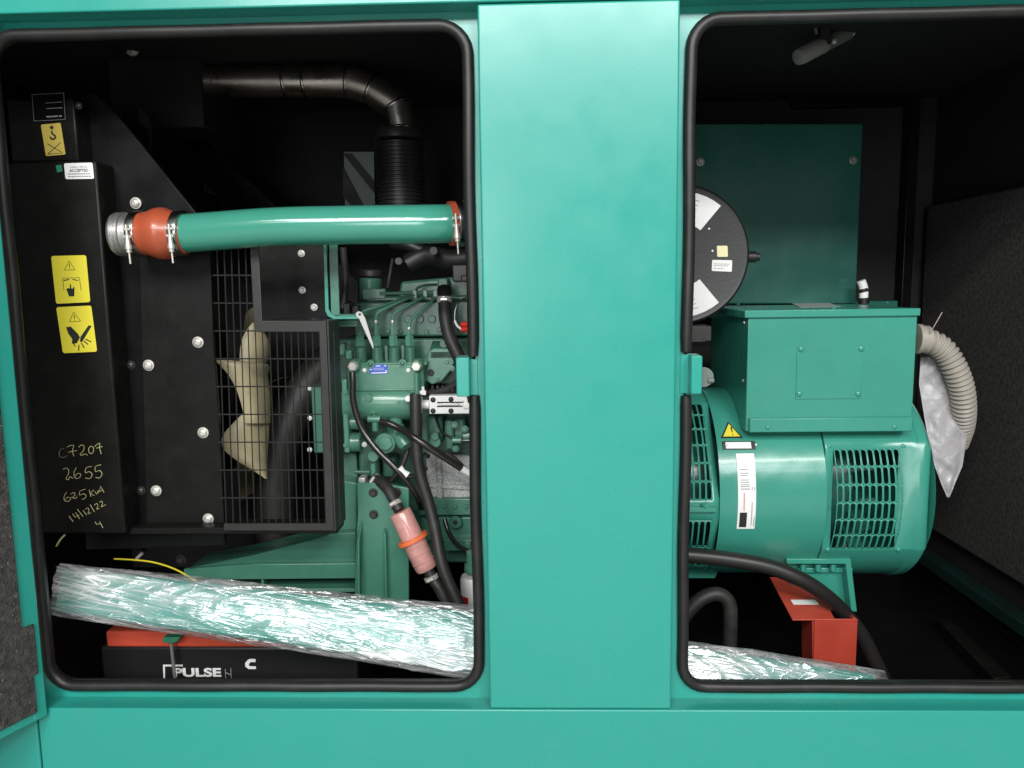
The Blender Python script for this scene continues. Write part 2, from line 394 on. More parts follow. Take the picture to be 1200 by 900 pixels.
# openings: rounded paths of the metal edge, in world coordinates
def rrect(x0, x1, z0, z1, r, n=7):
    pts = []
    for cx, cz, a0 in ((x0+r, z1-r, PI/2), (x0+r, z0+r, PI), (x1-r, z0+r, 1.5*PI), (x1-r, z1-r, 0)):
        for k in range(n):
            a = a0+k/(n-1)*PI/2; pts.append((cx+r*math.cos(a), cz+r*math.sin(a), k, (cx, cz)))
    return pts
ob0, ob1 = P(500, 803, FL).z, P(500, 31, FL).z
LOx0, LOx1 = P(41, 620, FL).x, P(555, 300, FL).x
ROx0, ROx1 = P(803, 300, FL).x, 1.19
LO = rrect(LOx0, LOx1, ob0, ob1, .047); RO = rrect(ROx0, ROx1, ob0, ob1, .047)
def frame_ring(mb, inner, x0, x1, z0, z1, y, t):
    n = len(inner); vs = []
    ix0 = min(p[0] for p in inner); ix1 = max(p[0] for p in inner); iz0 = min(p[1] for p in inner); iz1 = max(p[1] for p in inner)
    outer = []
    for i, p in enumerate(inner):
        q = i//7; k = p[2]
        X = x0 if q in (0, 1) else x1; Z = z1 if q in (0, 3) else z0
        ox, oz = X, Z
        if (q == 0 and k == 0) or (q == 3 and k == 6): ox, oz = p[0], z1
        if (q == 0 and k == 6) or (q == 1 and k == 0): ox, oz = x0, p[1]
        if (q == 1 and k == 6) or (q == 2 and k == 0): ox, oz = p[0], z0
        if (q == 2 and k == 6) or (q == 3 and k == 0): ox, oz = x1, p[1]
        outer.append((ox, oz))
    A = [V(p[0], y, p[1]) for p in inner]; B = [V(o[0], y, o[1]) for o in outer]
    ret = [V(p[0], y+.012, p[1]) for p in inner]
    mb.add(A+B+ret, [(i, (i+1) % n, n+(i+1) % n, n+i) for i in range(n)]+[(i, (i+1) % n, 2*n+(i+1) % n, 2*n+i) for i in range(n)])
xm = (xp0+xp1)/2
fr = MB()
frame_ring(fr, LO, LOx0-.16, xm, zb-.004, zt+.05, FL, .03); frame_ring(fr, RO, xm, 1.42, zb-.004, zt+.05, FL, .03)
fr.build('door_frame', teal, enc)
# seals
def seal(pts, closed, nm='door_seal'):
    pts3 = [V(x, FL-.003, z) for x, z in pts]
    b = MB().tube(pts3, .0108, 14, True, closed)
    lip = [V(x, FL+.014, z) for x, z in pts]
    o = b.build(nm, rubber, enc); return o
def zpx(y, px, Y=FL): return P(px, y, Y).z
def seal_path(op, gapside, z_lo, z_hi, inset=.004):
    cxm = sum(p[0] for p in op)/len(op); czm = sum(p[1] for p in op)/len(op)
    L = [(p[0]+(inset if p[0] < cxm else -inset), p[1]) for p in op]
    dense = []
    for a, b in zip(L, L[1:]+L[:1]):
        k = max(1, int(math.hypot(a[0]-b[0], a[1]-b[1])/.03))
        for j in range(k): dense.append((a[0]+(b[0]-a[0])*j/k, a[1]+(b[1]-a[1])*j/k))
    xg = max(p[0] for p in dense) if gapside > 0 else min(p[0] for p in dense)
    gap = [abs(p[0]-xg) < .004 and z_lo < p[1] < z_hi for p in dense]
    i0 = next(i for i in range(len(dense)) if gap[i] and not gap[(i+1) % len(dense)])
    run = []
    for k in range(1, len(dense)+1):
        j = (i0+k) % len(dense)
        if gap[j]: break
        run.append(dense[j])
    up = run[0][1] > run[-1][1]
    run = [(run[0][0], z_hi if up else z_lo)]+run+[(run[-1][0], z_lo if up else z_hi)]
    return run
SL = seal_path(LO, 1, zpx(463, 552), zpx(417, 552)); SR = seal_path(RO, -1, zpx(463, 805), zpx(412, 805))
def seal_obj(run):
    pts = [V(x+.0012*math.sin(i*.5), FL-.004+.0008*math.sin(i*.9), z) for i, (x, z) in enumerate(run)]
    rr = [.0106]*len(pts); rr[0] = rr[-1] = .009
    return MB().tube(pts, rr, 14).build('door_seal', rubber, enc)
seal_obj(SL); seal_obj(SR)
# inner rubber lip running behind each seal
def lip_obj(op):
    cxm = sum(p[0] for p in op)/len(op); czm = sum(p[1] for p in op)/len(op); n = len(op)
    A = [V(p[0], FL+.031, p[1]) for p in op]; vs = []
    for y, ins in ((FL+.004, .002), (FL+.014, .001), (FL+.014, .006), (FL+.008, .006)):
        vs += [V(p[0]+(p[3][0]-p[0])/.047*ins, y, p[1]+(p[3][1]-p[1])/.047*ins) for p in op]
    fs = [(a*n+i, a*n+(i+1) % n, ((a+1) % 4)*n+(i+1) % n, ((a+1) % 4)*n+i) for a in range(4) for i in range(n)]
    return MB().add(vs, fs).build('inner_lip', rubber, enc)
lip_obj(LO)
lip_obj(RO)
# latch keepers on the pillar flange
def keeper(x0, x1, y0, y1, fx, plate=None):
    b = MB().bpx(x0, y0, x1, y1, .012, .05)
    k = b.build('latch_block', teal, enc, bevel=.002)
    return k
keeper(534.5, 550, 419, 465, 1)
keeper(810, 823, 417, 462, -1)
MB().bpx(548, 421, 560, 463, FL-.002, .004).build('latch_plate', teal, enc, bevel=.001)
MB().bpx(797, 415, 812, 461, FL-.002, .004).build('latch_plate', teal, enc, bevel=.001)
b = MB(); c = P(822, 442, .055)
b.lathe(c+V(.004, .006, .0), (0, -1, 0), [(0, .018), (.006, .018)], 20)
b.lathe(c+V(.012, .0, -.006), (1, 0, 0), [(0, .005), (.009, .005), (.011, .003)], 12)
b.build('latch_strike', grey_strip, enc)
# lining of the inside
zf, zr, yb = .13, 1.60, 1.12
MB().box(XL, XR, yb, yb+.02, zf, zr).build('back_panel', black_inner, enc)
MB().box(XL, XR, .06, yb, zr, zr+.02).build('roof_panel', black_inner, enc)
MB().box(XL-.02, XL, .06, yb, zf, zr).build('end_panel', black_inner, enc)
MB().box(XL, XR, .0562, yb, zf-.03, zf).build('floor_panel', black_gloss, enc)
MB().box(XR, XR+.02, .10, yb, zf, zr).build('end_panel', black_inner, enc)
# foam sheet on the right end wall
pz = P(1060, 238, 1.0)
MB().box(XR-.035, XR-.001, .10, yb-.04, P(1150, 640, .8).z, PX(1130, 232, XR-.035).z).build('foam_lining', foam, enc, bevel=.006)
# rail at the foot of the end wall and ribs
b = MB(); zq = PX(1150, 697, XR-.05).z; b.box(XR-.05, XR-.002, .32, yb-.02, zq-.035, zq); b.build('foot_rail', rail_dark, enc, bevel=.003)
b = MB(); b.box(P(1066, 150, 1.07).x, P(1078, 150, 1.07).x, 1.07, yb-.002, zf+.3, zr-.005); b.build('frame_post', black_gloss, enc, bevel=.003)
b = MB(); b.box(P(930, 120, 1.08).x, P(1065, 120, 1.08).x, 1.08, yb-.002, P(1000, 124, 1.08).z, P(1000, 117, 1.08).z); b.build('frame_rail', black_gloss, enc, bevel=.003)
# open door on the left, lined with foam
h0 = P(58, 838, -.004); h1 = PZ(0, 868, h0.z)
dd = (h1-h0); dd.z = 0; dd.normalize(); nn = V(dd.y, -dd.x, 0)
if nn.dot(CAM-h0) < 0: nn = -nn
ztop = zt+.01
door = MB(); Ld = .62
q = [h0+dd*.002, h0+dd*Ld, h0+dd*Ld+V(0, 0, ztop-h0.z), h0+dd*.002+V(0, 0, ztop-h0.z)]
door = MB().prism(q, -nn*.03).build('door', teal, enc, bevel=.003)
def on_door(px, py):
    d = ray(px, py); t = (h0-CAM).dot(nn)/d.dot(nn); p = CAM+d*t; return p
e0 = on_door(5, 560); e1 = on_door(27, 735); e2 = on_door(38, 738); e3 = on_door(45, 788); e4 = on_door(38, 792); e5 = on_door(43, 834)
def dcoord(p): return (p-h0).dot(dd), p.z
u0 = (dcoord(e0)[0]+dcoord(e1)[0])/2; u2 = (dcoord(e2)[0]+dcoord(e3)[0])/2; u4 = (dcoord(e4)[0]+dcoord(e5)[0])/2
zz = [dcoord(e1)[1], dcoord(e3)[1], dcoord(e5)[1]]
pf = [(u0, ztop-.06), (u0, zz[0]), (u2, zz[0]), (u2, zz[1]), (u4, zz[1]), (u4, zz[2]), (Ld-.05, zz[2]), (Ld-.05, ztop-.06)]
MB().prism([h0+dd*u+V(0, 0, z-h0.z)+nn*.0005 for u, z in pf], nn*.004).build('foam_lining', foam, door, bevel=.003)

# ================================================================== RADIATOR
YR = .20
rad = thing('radiator', 'black sheet steel radiator pack with warning stickers and handwritten numbers on its side', 'radiator', P(150, 640, YR+.15))
b = MB()
XC0, XC1 = P(30, 420, YR).x, P(129.5, 400, YR).x
b.box(XC0, XC1, YR, YR+.6, P(120, 626, YR).z, P(110, 188, YR).z); col = b.build('side_channel', black_sheet, rad, bevel=.005)
b = MB(); b.box(XC0, P(86, 160, YR).x, YR+.012, YR+.6, P(110, 188, YR).z+.001, P(100, 112, YR).z); b.build('top_tank', black_sheet, rad, bevel=.004)
# shroud side: big plate with sloping upper edge
YS = .262
b = MB().ppx([(112, 110), (130, 125), (232, 252), (246, 290), (250, 400), (258, 520), (264, 640), (100, 645), (90, 300), (85, 112)], YS, .012)
b.build('shroud_plate', black_gloss, rad, bevel=.002)
b = MB().ppx([(162, 250), (226, 250), (246, 285), (250, 400), (258, 520), (263, 617), (172, 617), (166, 400)], YS-.004, .0035)
b.build('shroud_flange', black_sheet, rad, bevel=.001)
b = MB().ppx([(140, 105), (160, 90), (420, 330), (420, 360), (300, 280)], .80, .01); b.build('duct_plate', black_gloss, rad, bevel=.002)
b = MB().ppx([(300, 280), (384, 280), (384, 377), (300, 377)], .40, .01); b.build('rear_plate', black_sheet, rad)
MB().bpx(128, 52, 236, 150, .575, .18).build('dark_end_box', black_inner, rad, bevel=.004)  # dark box added for the shade where the exhaust's cut end fades out
for x, y in ((159, 238), (174, 428), (183, 575), (232, 401), (238, 507), (244, 608)):
    bolt(x, y, YS-.005, 6.6, rad, kind='dome')
for x, y in ((153, 428), (165, 575)):  # dark studs standing in for reflections of the neighbouring bolts
    bolt(x, y, YS-.001, 5.5, rad, mt=dark_metal, kind='dome')
for x, y in ((353, 297), (354, 340), (368, 360)):
    bolt(x, y, .398, 3, rad, kind='hex')
bolt(92, 124, YR+.01, 4, rad, mt=dark_metal, kind='dome'); bolt(155, 57, .5, 6, rad, mt=zinc, kind='hex')
MB().ppx([(160, 120), (176, 140), (178, 178), (164, 170)], .5, .006).build('lifting_lug', dark_metal, rad, bevel=.001)
# bottom edge channel
MB().bpx(150, 618, 395, 626, .222, .06).build('bottom_channel', black_sheet, rad, bevel=.002)
# guard: L-shaped frame and wire mesh
YG = .205
gd = .05
g = MB()
fx = [(246, 285), (246, 612), (262, 612)]
b = MB()
b.ppx([(292, 278), (302.5, 278), (307, 376), (382, 376), (391.5, 622), (262, 622), (262, 613.5), (382, 613.5), (374, 389), (298, 389)], YG, .004)
gf = b.build('guard_frame', guard_black, rad, bevel=.001)
b = MB()
A = [P(383, 376, YG+.001), P(392, 622, YG+.001)]
b.prism([A[0], A[1], A[1]+V(.001, gd+.03, 0), A[0]+V(.001, gd+.03, 0)], (.003, 0, 0))
b.build('guard_side', guard_black, rad)
b = MB().prism([P(304, 377, YG+.004), P(383, 377, YG+.004), P(383, 377, YG+.004)+V(0, gd+.1, 0), P(304, 377, YG+.004)+V(0, gd+.1, 0)], (0, 0, .002)); b.build('guard_top', guard_black, rad)
b = MB(); kx = S(YG)
def gx(x, y): return x+(y-400)*.034
for i in range(18):
    x = 249.5+8.35*i
    y0 = 284 if x < 296 else 388
    xt = gx(x, y0); xb = gx(x, 615)
    if xb < 262 and xt < 246: continue
    b.cyl(P(xt, y0, YG+.004), P(xb, 615, YG+.004), .0013, n=6)
for j in range(10):
    y = 290+32.6*j
    if y > 614: break
    x0_ = gx(247, y)+5; x1_ = gx(296, y)+2 if y < 384 else gx(378, y)
    b.cyl(P(x0_, y, YG+.0055), P(x1_, y, YG+.0055), .0015, n=6)
b.build('guard_mesh', dark_metal, rad)
# stickers and handwriting
def pst(cs, Y): return [P(x, y, Y) for x, y in cs]
def triangle_bang(st, mb, cu, cv, s, asp, fill=False):
    t = [(cu, cv-s*asp), (cu+s, cv+s*.75*asp), (cu-s, cv+s*.75*asp), (cu, cv-s*asp)]
    st.line(mb, t, .0009 if not fill else .002)
    st.line(mb, [(cu, cv-s*.4*asp), (cu, cv+s*.2*asp)], .0016); st.line(mb, [(cu, cv+s*.45*asp), (cu, cv+s*.5*asp)], .0015)
s1 = Sticker(pst([(60, 300), (101, 299), (106, 354), (66, 356)], YR-.0003), rad, yellow_l, 'warning_label', label='upper yellow warning sticker with a finger pointing under a hood')
b = MB(); triangle_bang(s1, b, .5, .22, .15, .72)
s1.line(b, [(.27, .72), (.27, .47), (.75, .47), (.77, .74)], .0009)
s1.line(b, [(.30, .52), (.44, .50)], .002); s1.line(b, [(.56, .50), (.70, .53)], .002)
s1.poly(b, [(.34, .70), (.40, .68), (.45, .69), (.455, .60), (.485, .60), (.49, .69), (.53, .70), (.56, .66), (.585, .67), (.55, .86), (.40, .86)])
b.build('pictogram', black_p, s1.o)
s2 = Sticker(pst([(66, 360), (107, 358), (114, 412), (74, 414)], YR-.0003), rad, yellow_l, 'warning_label', label='lower yellow warning sticker with a hand cut by a blade')
b = MB(); triangle_bang(s2, b, .48, .24, .16, .72)
s2.poly(b, [(.20, .44), (.34, .43), (.52, .60), (.56, .68), (.44, .80), (.30, .80), (.33, .70), (.24, .58)])
s2.poly(b, [(.86, .42), (.94, .44), (.60, .78), (.54, .76), (.58, .66)])
for q_ in ([(.50, .84), (.47, .96)], [(.58, .80), (.64, .90)], [(.66, .76), (.76, .83)], [(.72, .72), (.86, .78)], [(.34, .78), (.38, .86)]): s2.line(b, q_, .0022)
b.build('pictogram', black_p, s2.o)
s3 = Sticker(pst([(48, 146), (71, 144), (77, 181), (54, 183)], YR+.0117), rad, yellow_dim, 'warning_label', label='small ochre sticker with a crane hook and a cross')
b = MB(); s3.poly(b, [(.40, .12), (.55, .06), (.66, .12), (.58, .13), (.60, .18), (.46, .18), (.46, .13)])
s3.line(b, [(.50, .24), (.50, .32), (.62, .38), (.64, .44), (.52, .50), (.40, .47), (.38, .42)], .0030)
s3.line(b, [(.18, .62), (.82, .92)], .0013); s3.line(b, [(.85, .62), (.14, .93)], .0013); s3.line(b, [(.1, .95), (.9, .95)], .0009); b.build('pictogram', black_p, s3.o)
s4 = Sticker(pst([(75, 191.5), (108.5, 190.5), (110.5, 209.5), (77, 210)], YR-.0003), rad, white_l, 'inspection_label', label='white inspection sticker reading ACCEPTED')
s4.text('OVERALL TESTING', .5, .26, .0052, grey_p, sx=.80); s4.text('ACCEPTED', .5, .48, .0078, black_p, bold=.0001, sx=.98)
b = MB()
for v in (.68, .84):
    u = .12
    while u < .88:
        w = random.uniform(.04, .12); s4.line(b, [(u, v), (min(.9, u+w), v)], .0022); u += w+.035
b.build('small_print', grey_p, s4.o)
s5 = Sticker(pst([(65.5, 194), (72, 193), (73.5, 201), (67, 202)], YR-.0003), rad, green_sock, 'green_tab')
# dark rating plate above the ochre sticker
s6 = Sticker(pst([(37, 110), (76, 108), (78, 141), (39, 143)], YR+.0115), rad, black_gloss, 'rating_plate', round_=.03)
b = MB(); s6.line(b, [(.02, .03), (.97, .03), (.97, .97), (.03, .97), (.02, .03)], .0007)
for v in (.35, .55): s6.line(b, [(.42, v), (.9, v)], .0012)
for u in (.42, .50, .60, .68, .80): s6.line(b, [(u, .84), (u+.06, .84)], .0028)
b.build('small_print', grey_p, s6.o)
HW = [[(190, 115), (160, 125), (145, 160), (155, 190), (190, 195), (215, 180)]], [
 [(215, 105), (240, 92), (272, 92), (262, 140), (275, 185)], [(225, 150), (300, 135)],
 [(318, 105), (340, 85), (365, 100), (355, 140), (330, 165), (345, 178), (370, 165), (395, 175)],
 [(425, 96), (445, 110), (445, 145), (428, 162), (408, 150), (405, 115), (425, 96)],
 [(455, 100), (500, 70), (500, 110), (515, 165)], [(470, 115), (525, 100)],
 [(180, 300), (215, 290), (230, 330), (205, 380), (225, 390), (240, 365), (265, 380)],
 [(295, 285), (275, 330), (285, 375), (320, 375), (335, 345), (310, 335), (285, 360)],
 [(430, 275), (385, 285), (375, 330), (410, 320), (435, 345), (415, 380), (375, 375)],
 [(515, 260), (465, 275), (465, 320), (500, 310), (522, 340), (500, 375), (465, 370)],
 [(210, 500), (188, 540), (195, 575), (230, 580), (245, 555), (220, 545), (200, 565)],
 [(245, 520), (270, 505), (285, 520), (262, 550), (255, 545), (285, 556), (300, 545)], [(303, 533), (305, 538)],
 [(375, 475), (330, 490), (325, 525), (360, 515), (382, 535), (365, 560), (345, 560)],
 [(410, 480), (425, 540)], [(450, 480), (420, 515), (455, 530)], [(460, 495), (475, 520), (490, 485)], [(490, 510), (510, 450), (540, 505)], [(495, 495), (530, 480)],
 [(230, 710), (268, 760)], [(262, 690), (285, 720), (320, 705)], [(290, 680), (325, 735)], [(305, 650), (355, 715)], [(355, 660), (385, 700)],
 [(375, 650), (400, 640), (405, 665), (400, 690), (425, 680)], [(418, 610), (455, 675)],
 [(455, 615), (475, 600), (485, 620), (475, 650), (500, 640)], [(500, 590), (520, 580), (525, 605), (515, 630), (555, 610)],
 [(460, 760), (475, 785), (510, 775)], [(500, 760), (530, 815)]]
for strokes, mt in ((HW[0], marker_g), (HW[1][:6], marker_y), (HW[1][6:10], marker_y), (HW[1][10:19], marker_y), (HW[1][19:28], marker_y), (HW[1][28:], marker_y)):
    b = MB()
    for st in strokes:
        pts = [P(50+x/7.5, 510+y/7.5, YR-.0004) for x, y in st]
        pts = spline(pts, 4) if len(pts) > 3 else pts
        b.tube(pts, .0006, 6)
    b.build('hand_lettering', mt, rad)

# ================================================================== FAN
YF = .66
fc = P(290, 470, YF); fr_ = .30
fan = thing('cooling_fan', 'cream plastic cooling fan behind the black wire guard', 'fan', fc)
MB().lathe(fc+V(-.03, 0, 0), (1, 0, 0), [(0, .05), (.01, .07), (.06, .07), (.07, .05)], 24).build('hub', dark_metal, fan)
for k in (2, 3, 4):
    a = 2*PI*k/6+math.radians(180)          # 180 deg points at the viewer
    rd = V(0, math.cos(a), math.sin(a)); tg = V(0, -math.sin(a), math.cos(a)); ax = V(1, 0, 0)
    b = MB(); nr, nc = 8, 6; vs = []; fs = []
    for side in (0, 1):
        for i in range(nr+1):
            t = i/nr; r = .065+t*(fr_-.065); tw = math.radians(52-22*t); ch = .085+.075*math.sin(min(1, t*1.15)*PI*.55)
            for j in range(nc+1):
                s_ = j/nc-.5; camb = .016*(1-4*s_*s_)
                d_ = ax*math.cos(tw)+tg*math.sin(tw); nrm = -ax*math.sin(tw)+tg*math.cos(tw)
                sw = -.03*t*t
                vs.append(fc+rd*(r)+d_*(s_*ch)+nrm*(camb+(.0025 if side else 0))+tg*sw)
    W = nc+1; o_ = (nr+1)*W
    for i in range(nr):
        for j in range(nc):
            fs.append((i*W+j, i*W+j+1, (i+1)*W+j+1, (i+1)*W+j)); fs.append((o_+i*W+j, o_+(i+1)*W+j, o_+(i+1)*W+j+1, o_+i*W+j+1))
    rim = [j for j in range(W)]+[i*W+nc for i in range(1, nr+1)]+[nr*W+j for j in range(nc-1, -1, -1)]+[i*W for i in range(nr-1, 0, -1)]
    for x, y in zip(rim, rim[1:]+rim[:1]): fs.append((x, y, o_+y, o_+x))
    b.add(vs, fs).build('blade', cream, fan)

def near_blade(rows):                       # rows: left x, right x, y, depth left, depth right
    nc = 8; vs = []; fs = []; R_ = []
    for q in range(len(rows)-1):
        p0, p1, p2, p3 = rows[max(q-1, 0)], rows[q], rows[q+1], rows[min(q+2, len(rows)-1)]
        for u in range(6):
            t = u/6; R_.append([.5*(2*b_+(c_-a_)*t+(2*a_-5*b_+4*c_-d_)*t*t+(3*b_-a_-3*c_+d_)*t**3) for a_, b_, c_, d_ in zip(p0, p1, p2, p3)])
    R_.append(rows[-1]); n = len(R_)
    for side in (0, 1):
        for xl, xr, y, yl, yr in R_:
            for j in range(nc+1):
                t = j/nc; vs.append(P(xl+(xr-xl)*t, y, yl+(yr-yl)*t**2.4+side*.003))
    W = nc+1; o_ = n*W
    for i in range(n-1):
        for j in range(nc):
            fs.append((i*W+j, i*W+j+1, (i+1)*W+j+1, (i+1)*W+j)); fs.append((o_+i*W+j, o_+(i+1)*W+j, o_+(i+1)*W+j+1, o_+i*W+j+1))
    rim = [j for j in range(W)]+[i*W+nc for i in range(1, n)]+[(n-1)*W+j for j in range(nc-1, -1, -1)]+[i*W for i in range(n-2, 0, -1)]
    for x, y in zip(rim, rim[1:]+rim[:1]): fs.append((x, y, o_+y, o_+x))
    MB().add(vs, fs).build('blade', cream, fan)
near_blade([(296, 301, 378, .42, .44), (288, 309, 388, .41, .45), (283, 314.5, 400, .40, .46), (281, 316, 414, .395, .46), (281, 313, 430, .39, .45), (282, 312, 446, .39, .45)])
near_blade([(250, 270, 422, .33, .34), (257, 313, 427, .33, .42), (268, 314, 440, .335, .43), (276, 316, 454, .34, .43), (281, 317, 468, .345, .43), (284.5, 317, 481, .35, .43), (287, 317, 496, .355, .43)])
near_blade([(285, 316, 484, .37, .44), (273, 315.5, 496, .36, .435), (261, 315, 511, .35, .43), (262, 314, 526, .35, .43), (278, 313.5, 540, .36, .42), (296, 313, 551, .38, .41), (311, 313, 561, .395, .40)])

# ================================================================== ENGINE
eng = thing('diesel_engine', 'green four cylinder diesel engine with injection pump and steel fuel lines', 'engine', P(470, 640, .55))
def part(name, mt, b, bevel=.002, parent=None): return b.build(name, mt, parent or eng, bevel=bevel)
# block and head
b = MB().bpx(398, 396, 640, 660, .50, .30); part('cylinder_block', green_eng, b, .006)
b = MB().bpx(415, 352, 640, 394, .49, .22); b.bpx(430, 346, 640, 353, .50, .2); part('cylinder_head', green_eng, b, .005)
b = MB().ppx([(470, 330), (560, 322), (640, 322), (640, 352), (465, 352)], .53, .16); part('rocker_cover', green_eng, b, .006)
b = MB().cpx((434.5, 352), (434.5, 326), 13, .53); part('oil_filler_neck', green_eng, b, 0)
b = MB().cpx((434.5, 325), (434.5, 316), 14, .53); part('oil_filler_cap', dark_metal, b, 0)
b = MB().bpx(424, 338, 452, 352, .50, .06); part('water_outlet', green_eng, b, .003)
# stay bracket from the charge pipe
b = MB(); prof = [(382, 270), (385, 362), (388, 368), (393, 370.5), (423, 370.5), (423, 374), (391, 374), (384, 370.5), (381, 364), (378.5, 270)]
b.ppx(prof, .30, .006); part('stay_rib', teal_alt, b, .0006)
b = MB().ppx([(385, 270), (395, 270), (398, 370), (388, 370)], .306, .005); b.prism([P(386, 370.3, .306), P(423, 370.3, .306), P(423, 370.3, .306)+V(0, .10, 0), P(386, 370.3, .306)+V(0, .10, 0)], (0, 0, .003)); part('stay_bracket', green_chas, b, .0006)
b = MB().bpx(396, 375, 419, 383, .34, .03); part('stay_foot', green_chas, b, .0015)
# injection pump
pump = MB()
pump.box(P(407, 445, .40).x, P(497, 445, .40).x, .40, .51, P(450, 462, .40).z, P(450, 427, .40).z)
pb = pump.build('pump_upper', green_pump, eng, bevel=.004)
kz = S(.42)
b = MB(); b.lathe(P(404, 471, .43), (1, 0, 0), [(0, .036), (.004, .041), (.012, .043), (.150, .043), (.158, .041), (.162, .036)], 40)
part('pump_body', green_pump, b, 0)
b = MB().bpx(417, 455.5, 488, 458, .394, .02); part('pump_ledge', green_pump, b, .0012)
b = MB().cface((431, 466.5), 5, .384, .02); part('pump_boss', green_pump, b, 0)
b = MB().lathe(P(468, 470, .395)+V(0, .01, 0), (.1, -.8, -.6), [(0, .013), (.010, .0135), (.016, .010)], 20); part('pump_boss', green_pump, b, 0)
# name plate
st = Sticker(pst([(432.5, 427.5), (454, 427), (454.5, 438), (433.2, 438.5)], .3994), eng, blue_pl, 'name_plate', round_=.05)
b = MB(); st.line(b, [(.12, .88), (.95, .86)], .0022); st.line(b, [(.38, .14), (.60, .14)], .002)
for u, v in ((.1, .14), (.88, .14), (.08, .5), (.92, .7)): st.line(b, [(u-.03, v), (u+.03, v)], .0025)
for v in (.38, .55): st.line(b, [(.2, v), (.8, v)], .0007)
b.build('small_print', white_p, st.o)
# delivery valves with nuts, and injector lines
YV = .435
for x, nutx in ((423.5, 421.5), (443, 441), (462.5, 460.5), (481.5, 479.5)):
    b = MB(); k = S(YV)
    b.lathe(P(x, 427, YV), (0, 0, 1), [(0, 7.6*k), (6*k, 7.6*k), (6.2*k, 6.7*k), (20*k, 6.7*k), (20.6*k, 5.6*k), (21*k, 4.0*k)], 20)
    dv = b.build('delivery_valve', green_eng, eng)
    b = MB().lathe(P(nutx+.4, 405.5, YV), (0, 0, 1), [(0, 5.3*k), (11.4*k, 5.3*k), (12.2*k, 4.4*k), (12.4*k, 2.7*k), (20*k, 2.4*k), (22.5*k, 2.2*k)], 6)
    b.build('union_nut', green_pump, dv)
lines = [[(421, 392), (421, 380), (420.5, 372), (428, 364, .445), (455, 356, .455), (478, 347, .465), (500, 343.5, .47)],
         [(440.8, 392), (440.6, 376), (442, 368), (450, 362, .44), (470, 353, .45), (488, 345, .465), (500, 343, .47)],
         [(460, 392), (460, 376), (462, 368), (470, 362, .44), (485, 354, .45), (500, 346, .465), (512, 343, .47)],
         [(479, 392), (479.5, 384), (481, 376), (490, 366, .44), (502, 356, .45), (512, 347, .465), (522, 343, .47)]]
for ln in lines:
    b = MB().tube(path(ln, YV), .0037, 10); o = part('injector_line', green_pump, b, 0)
    p = ln[1]
    MB().lathe(P(p[0], p[1]+3, YV), (0, 0, 1), [(0, .0035), (.002, .0048), (.006, .0048), (.008, .0035)], 10).build('line_collar', zinc, o)
b = MB().tube(path([(445, 344), (480, 343.5), (520, 343)], .468), .0042, 10); part('leak_off_line', green_pump, b, 0)
b = MB().tube(path([(487, 342, .47), (490, 337, .475), (500, 334, .49), (512, 333.5, .51)]), .003, 8); part('leak_off_line', green_eng, b, 0)
for x in (486, 498, 510):
    b = MB().bpx(x-2.5, 340, x+2.5, 349, .460, .016); part('line_clip', green_pump, b, .0012)
b = MB().bpx(513, 326, 525, 345, .49, .05); part('thermostat_housing', green_eng, b, .003)
# stop lever
b = MB(); lv = [(416.5, 367), (420, 364.5), (424, 366), (428, 373), (432, 386), (437, 402), (438, 409), (436.5, 408), (430, 394), (424.5, 382), (421, 374), (417.5, 371)]
b.ppx(lv, .292, .003); part('stop_lever', lever_m, b, .0006)
b = MB().cface((421.5, 368.5), 1.6, .2915, .004, 12); part('lever_pivot', black_p, b, 0)
for x, y in ((434, 427), (471.5, 426)):
    b = MB().cface((x, y), 5.5, .398, .03, 6); part('plug_bolt', green_pump, b, 0); bolt(x, y, .398, 3, eng, mt=green_eng, kind='round', name='plug_bolt')
for x, y in ((427, 434), (478.5, 434)): bolt(x, y, .399, 2.6, eng, mt=satin, kind='round')
# banjo bolts
for x, y in ((413, 429.5), (487.5, 429.5)):
    b = MB(); c = P(x, y, .375); k = S(.375)
    b.lathe(c+V(0, .04, 0), (0, -1, 0), [(0, 8*k), (.018, 8*k), (.022, 6.5*k), (.030, 6.5*k)], 20)
    o = part('banjo_union', green_pump, b, 0)
    MB().lathe(c+V(0, .012, 0), (0, -1, 0), [(0, 6.3*k), (5.5*k, 6.3*k), (7*k, 5*k)], 6, start=.3).build('banjo_bolt', zinc, o)
b = MB().cpx((488, 437), (488.6, 466), 2.7, .375); part('return_pipe', green_pump, b, 0)
# bracket with a hole
b = MB().ppx([(502, 412), (508, 408), (532, 408), (533, 424), (527, 436), (518, 447), (506, 451), (498, 446), (499, 430)], .44, .03); br = part('rear_bracket', green_pump, b, .003)
MB().cface((504.7, 437), 4.2, .4385, .01).build('bolt_hole', black_p, br)
b = MB().prism([P(503, 421, .44), P(533, 421, .44), P(533, 421, .44)+V(0, .06, .02), P(503, 421, .44)+V(0, .06, .02)], (0, 0, .02)); part('bracket_ledge', green_eng, b, .003)
# gear case flange
b = MB().bpx(388, 449, 401, 531, .41, .25); part('gear_case', green_pump, b, .002)
b = MB().bpx(401.5, 444, 408, 531, .395, .25); part('gear_case_cover', green_pump, b, .003)
b = MB().bpx(366, 452, 379, 531, .43, .2); part('crank_damper', green_chas, b, .003)
for y in (455, 490, 527): bolt(363, y, .44, 3, eng, mt=satin, kind='round')
b = MB().bpx(388, 531, 420, 640, .46, .2); part('timing_case', green_eng, b, .003)
for y0, y1, x1 in ((488, 502, 423), (508, 528, 424)):
    b = MB().cpx((409, (y0+y1)/2), (x1, (y0+y1)/2), (y1-y0)/2+1.5, .42); part('idler_boss', green_pump, b, 0)
bolt(427, 521, .40, 3.2, eng, mt=satin, kind='round')
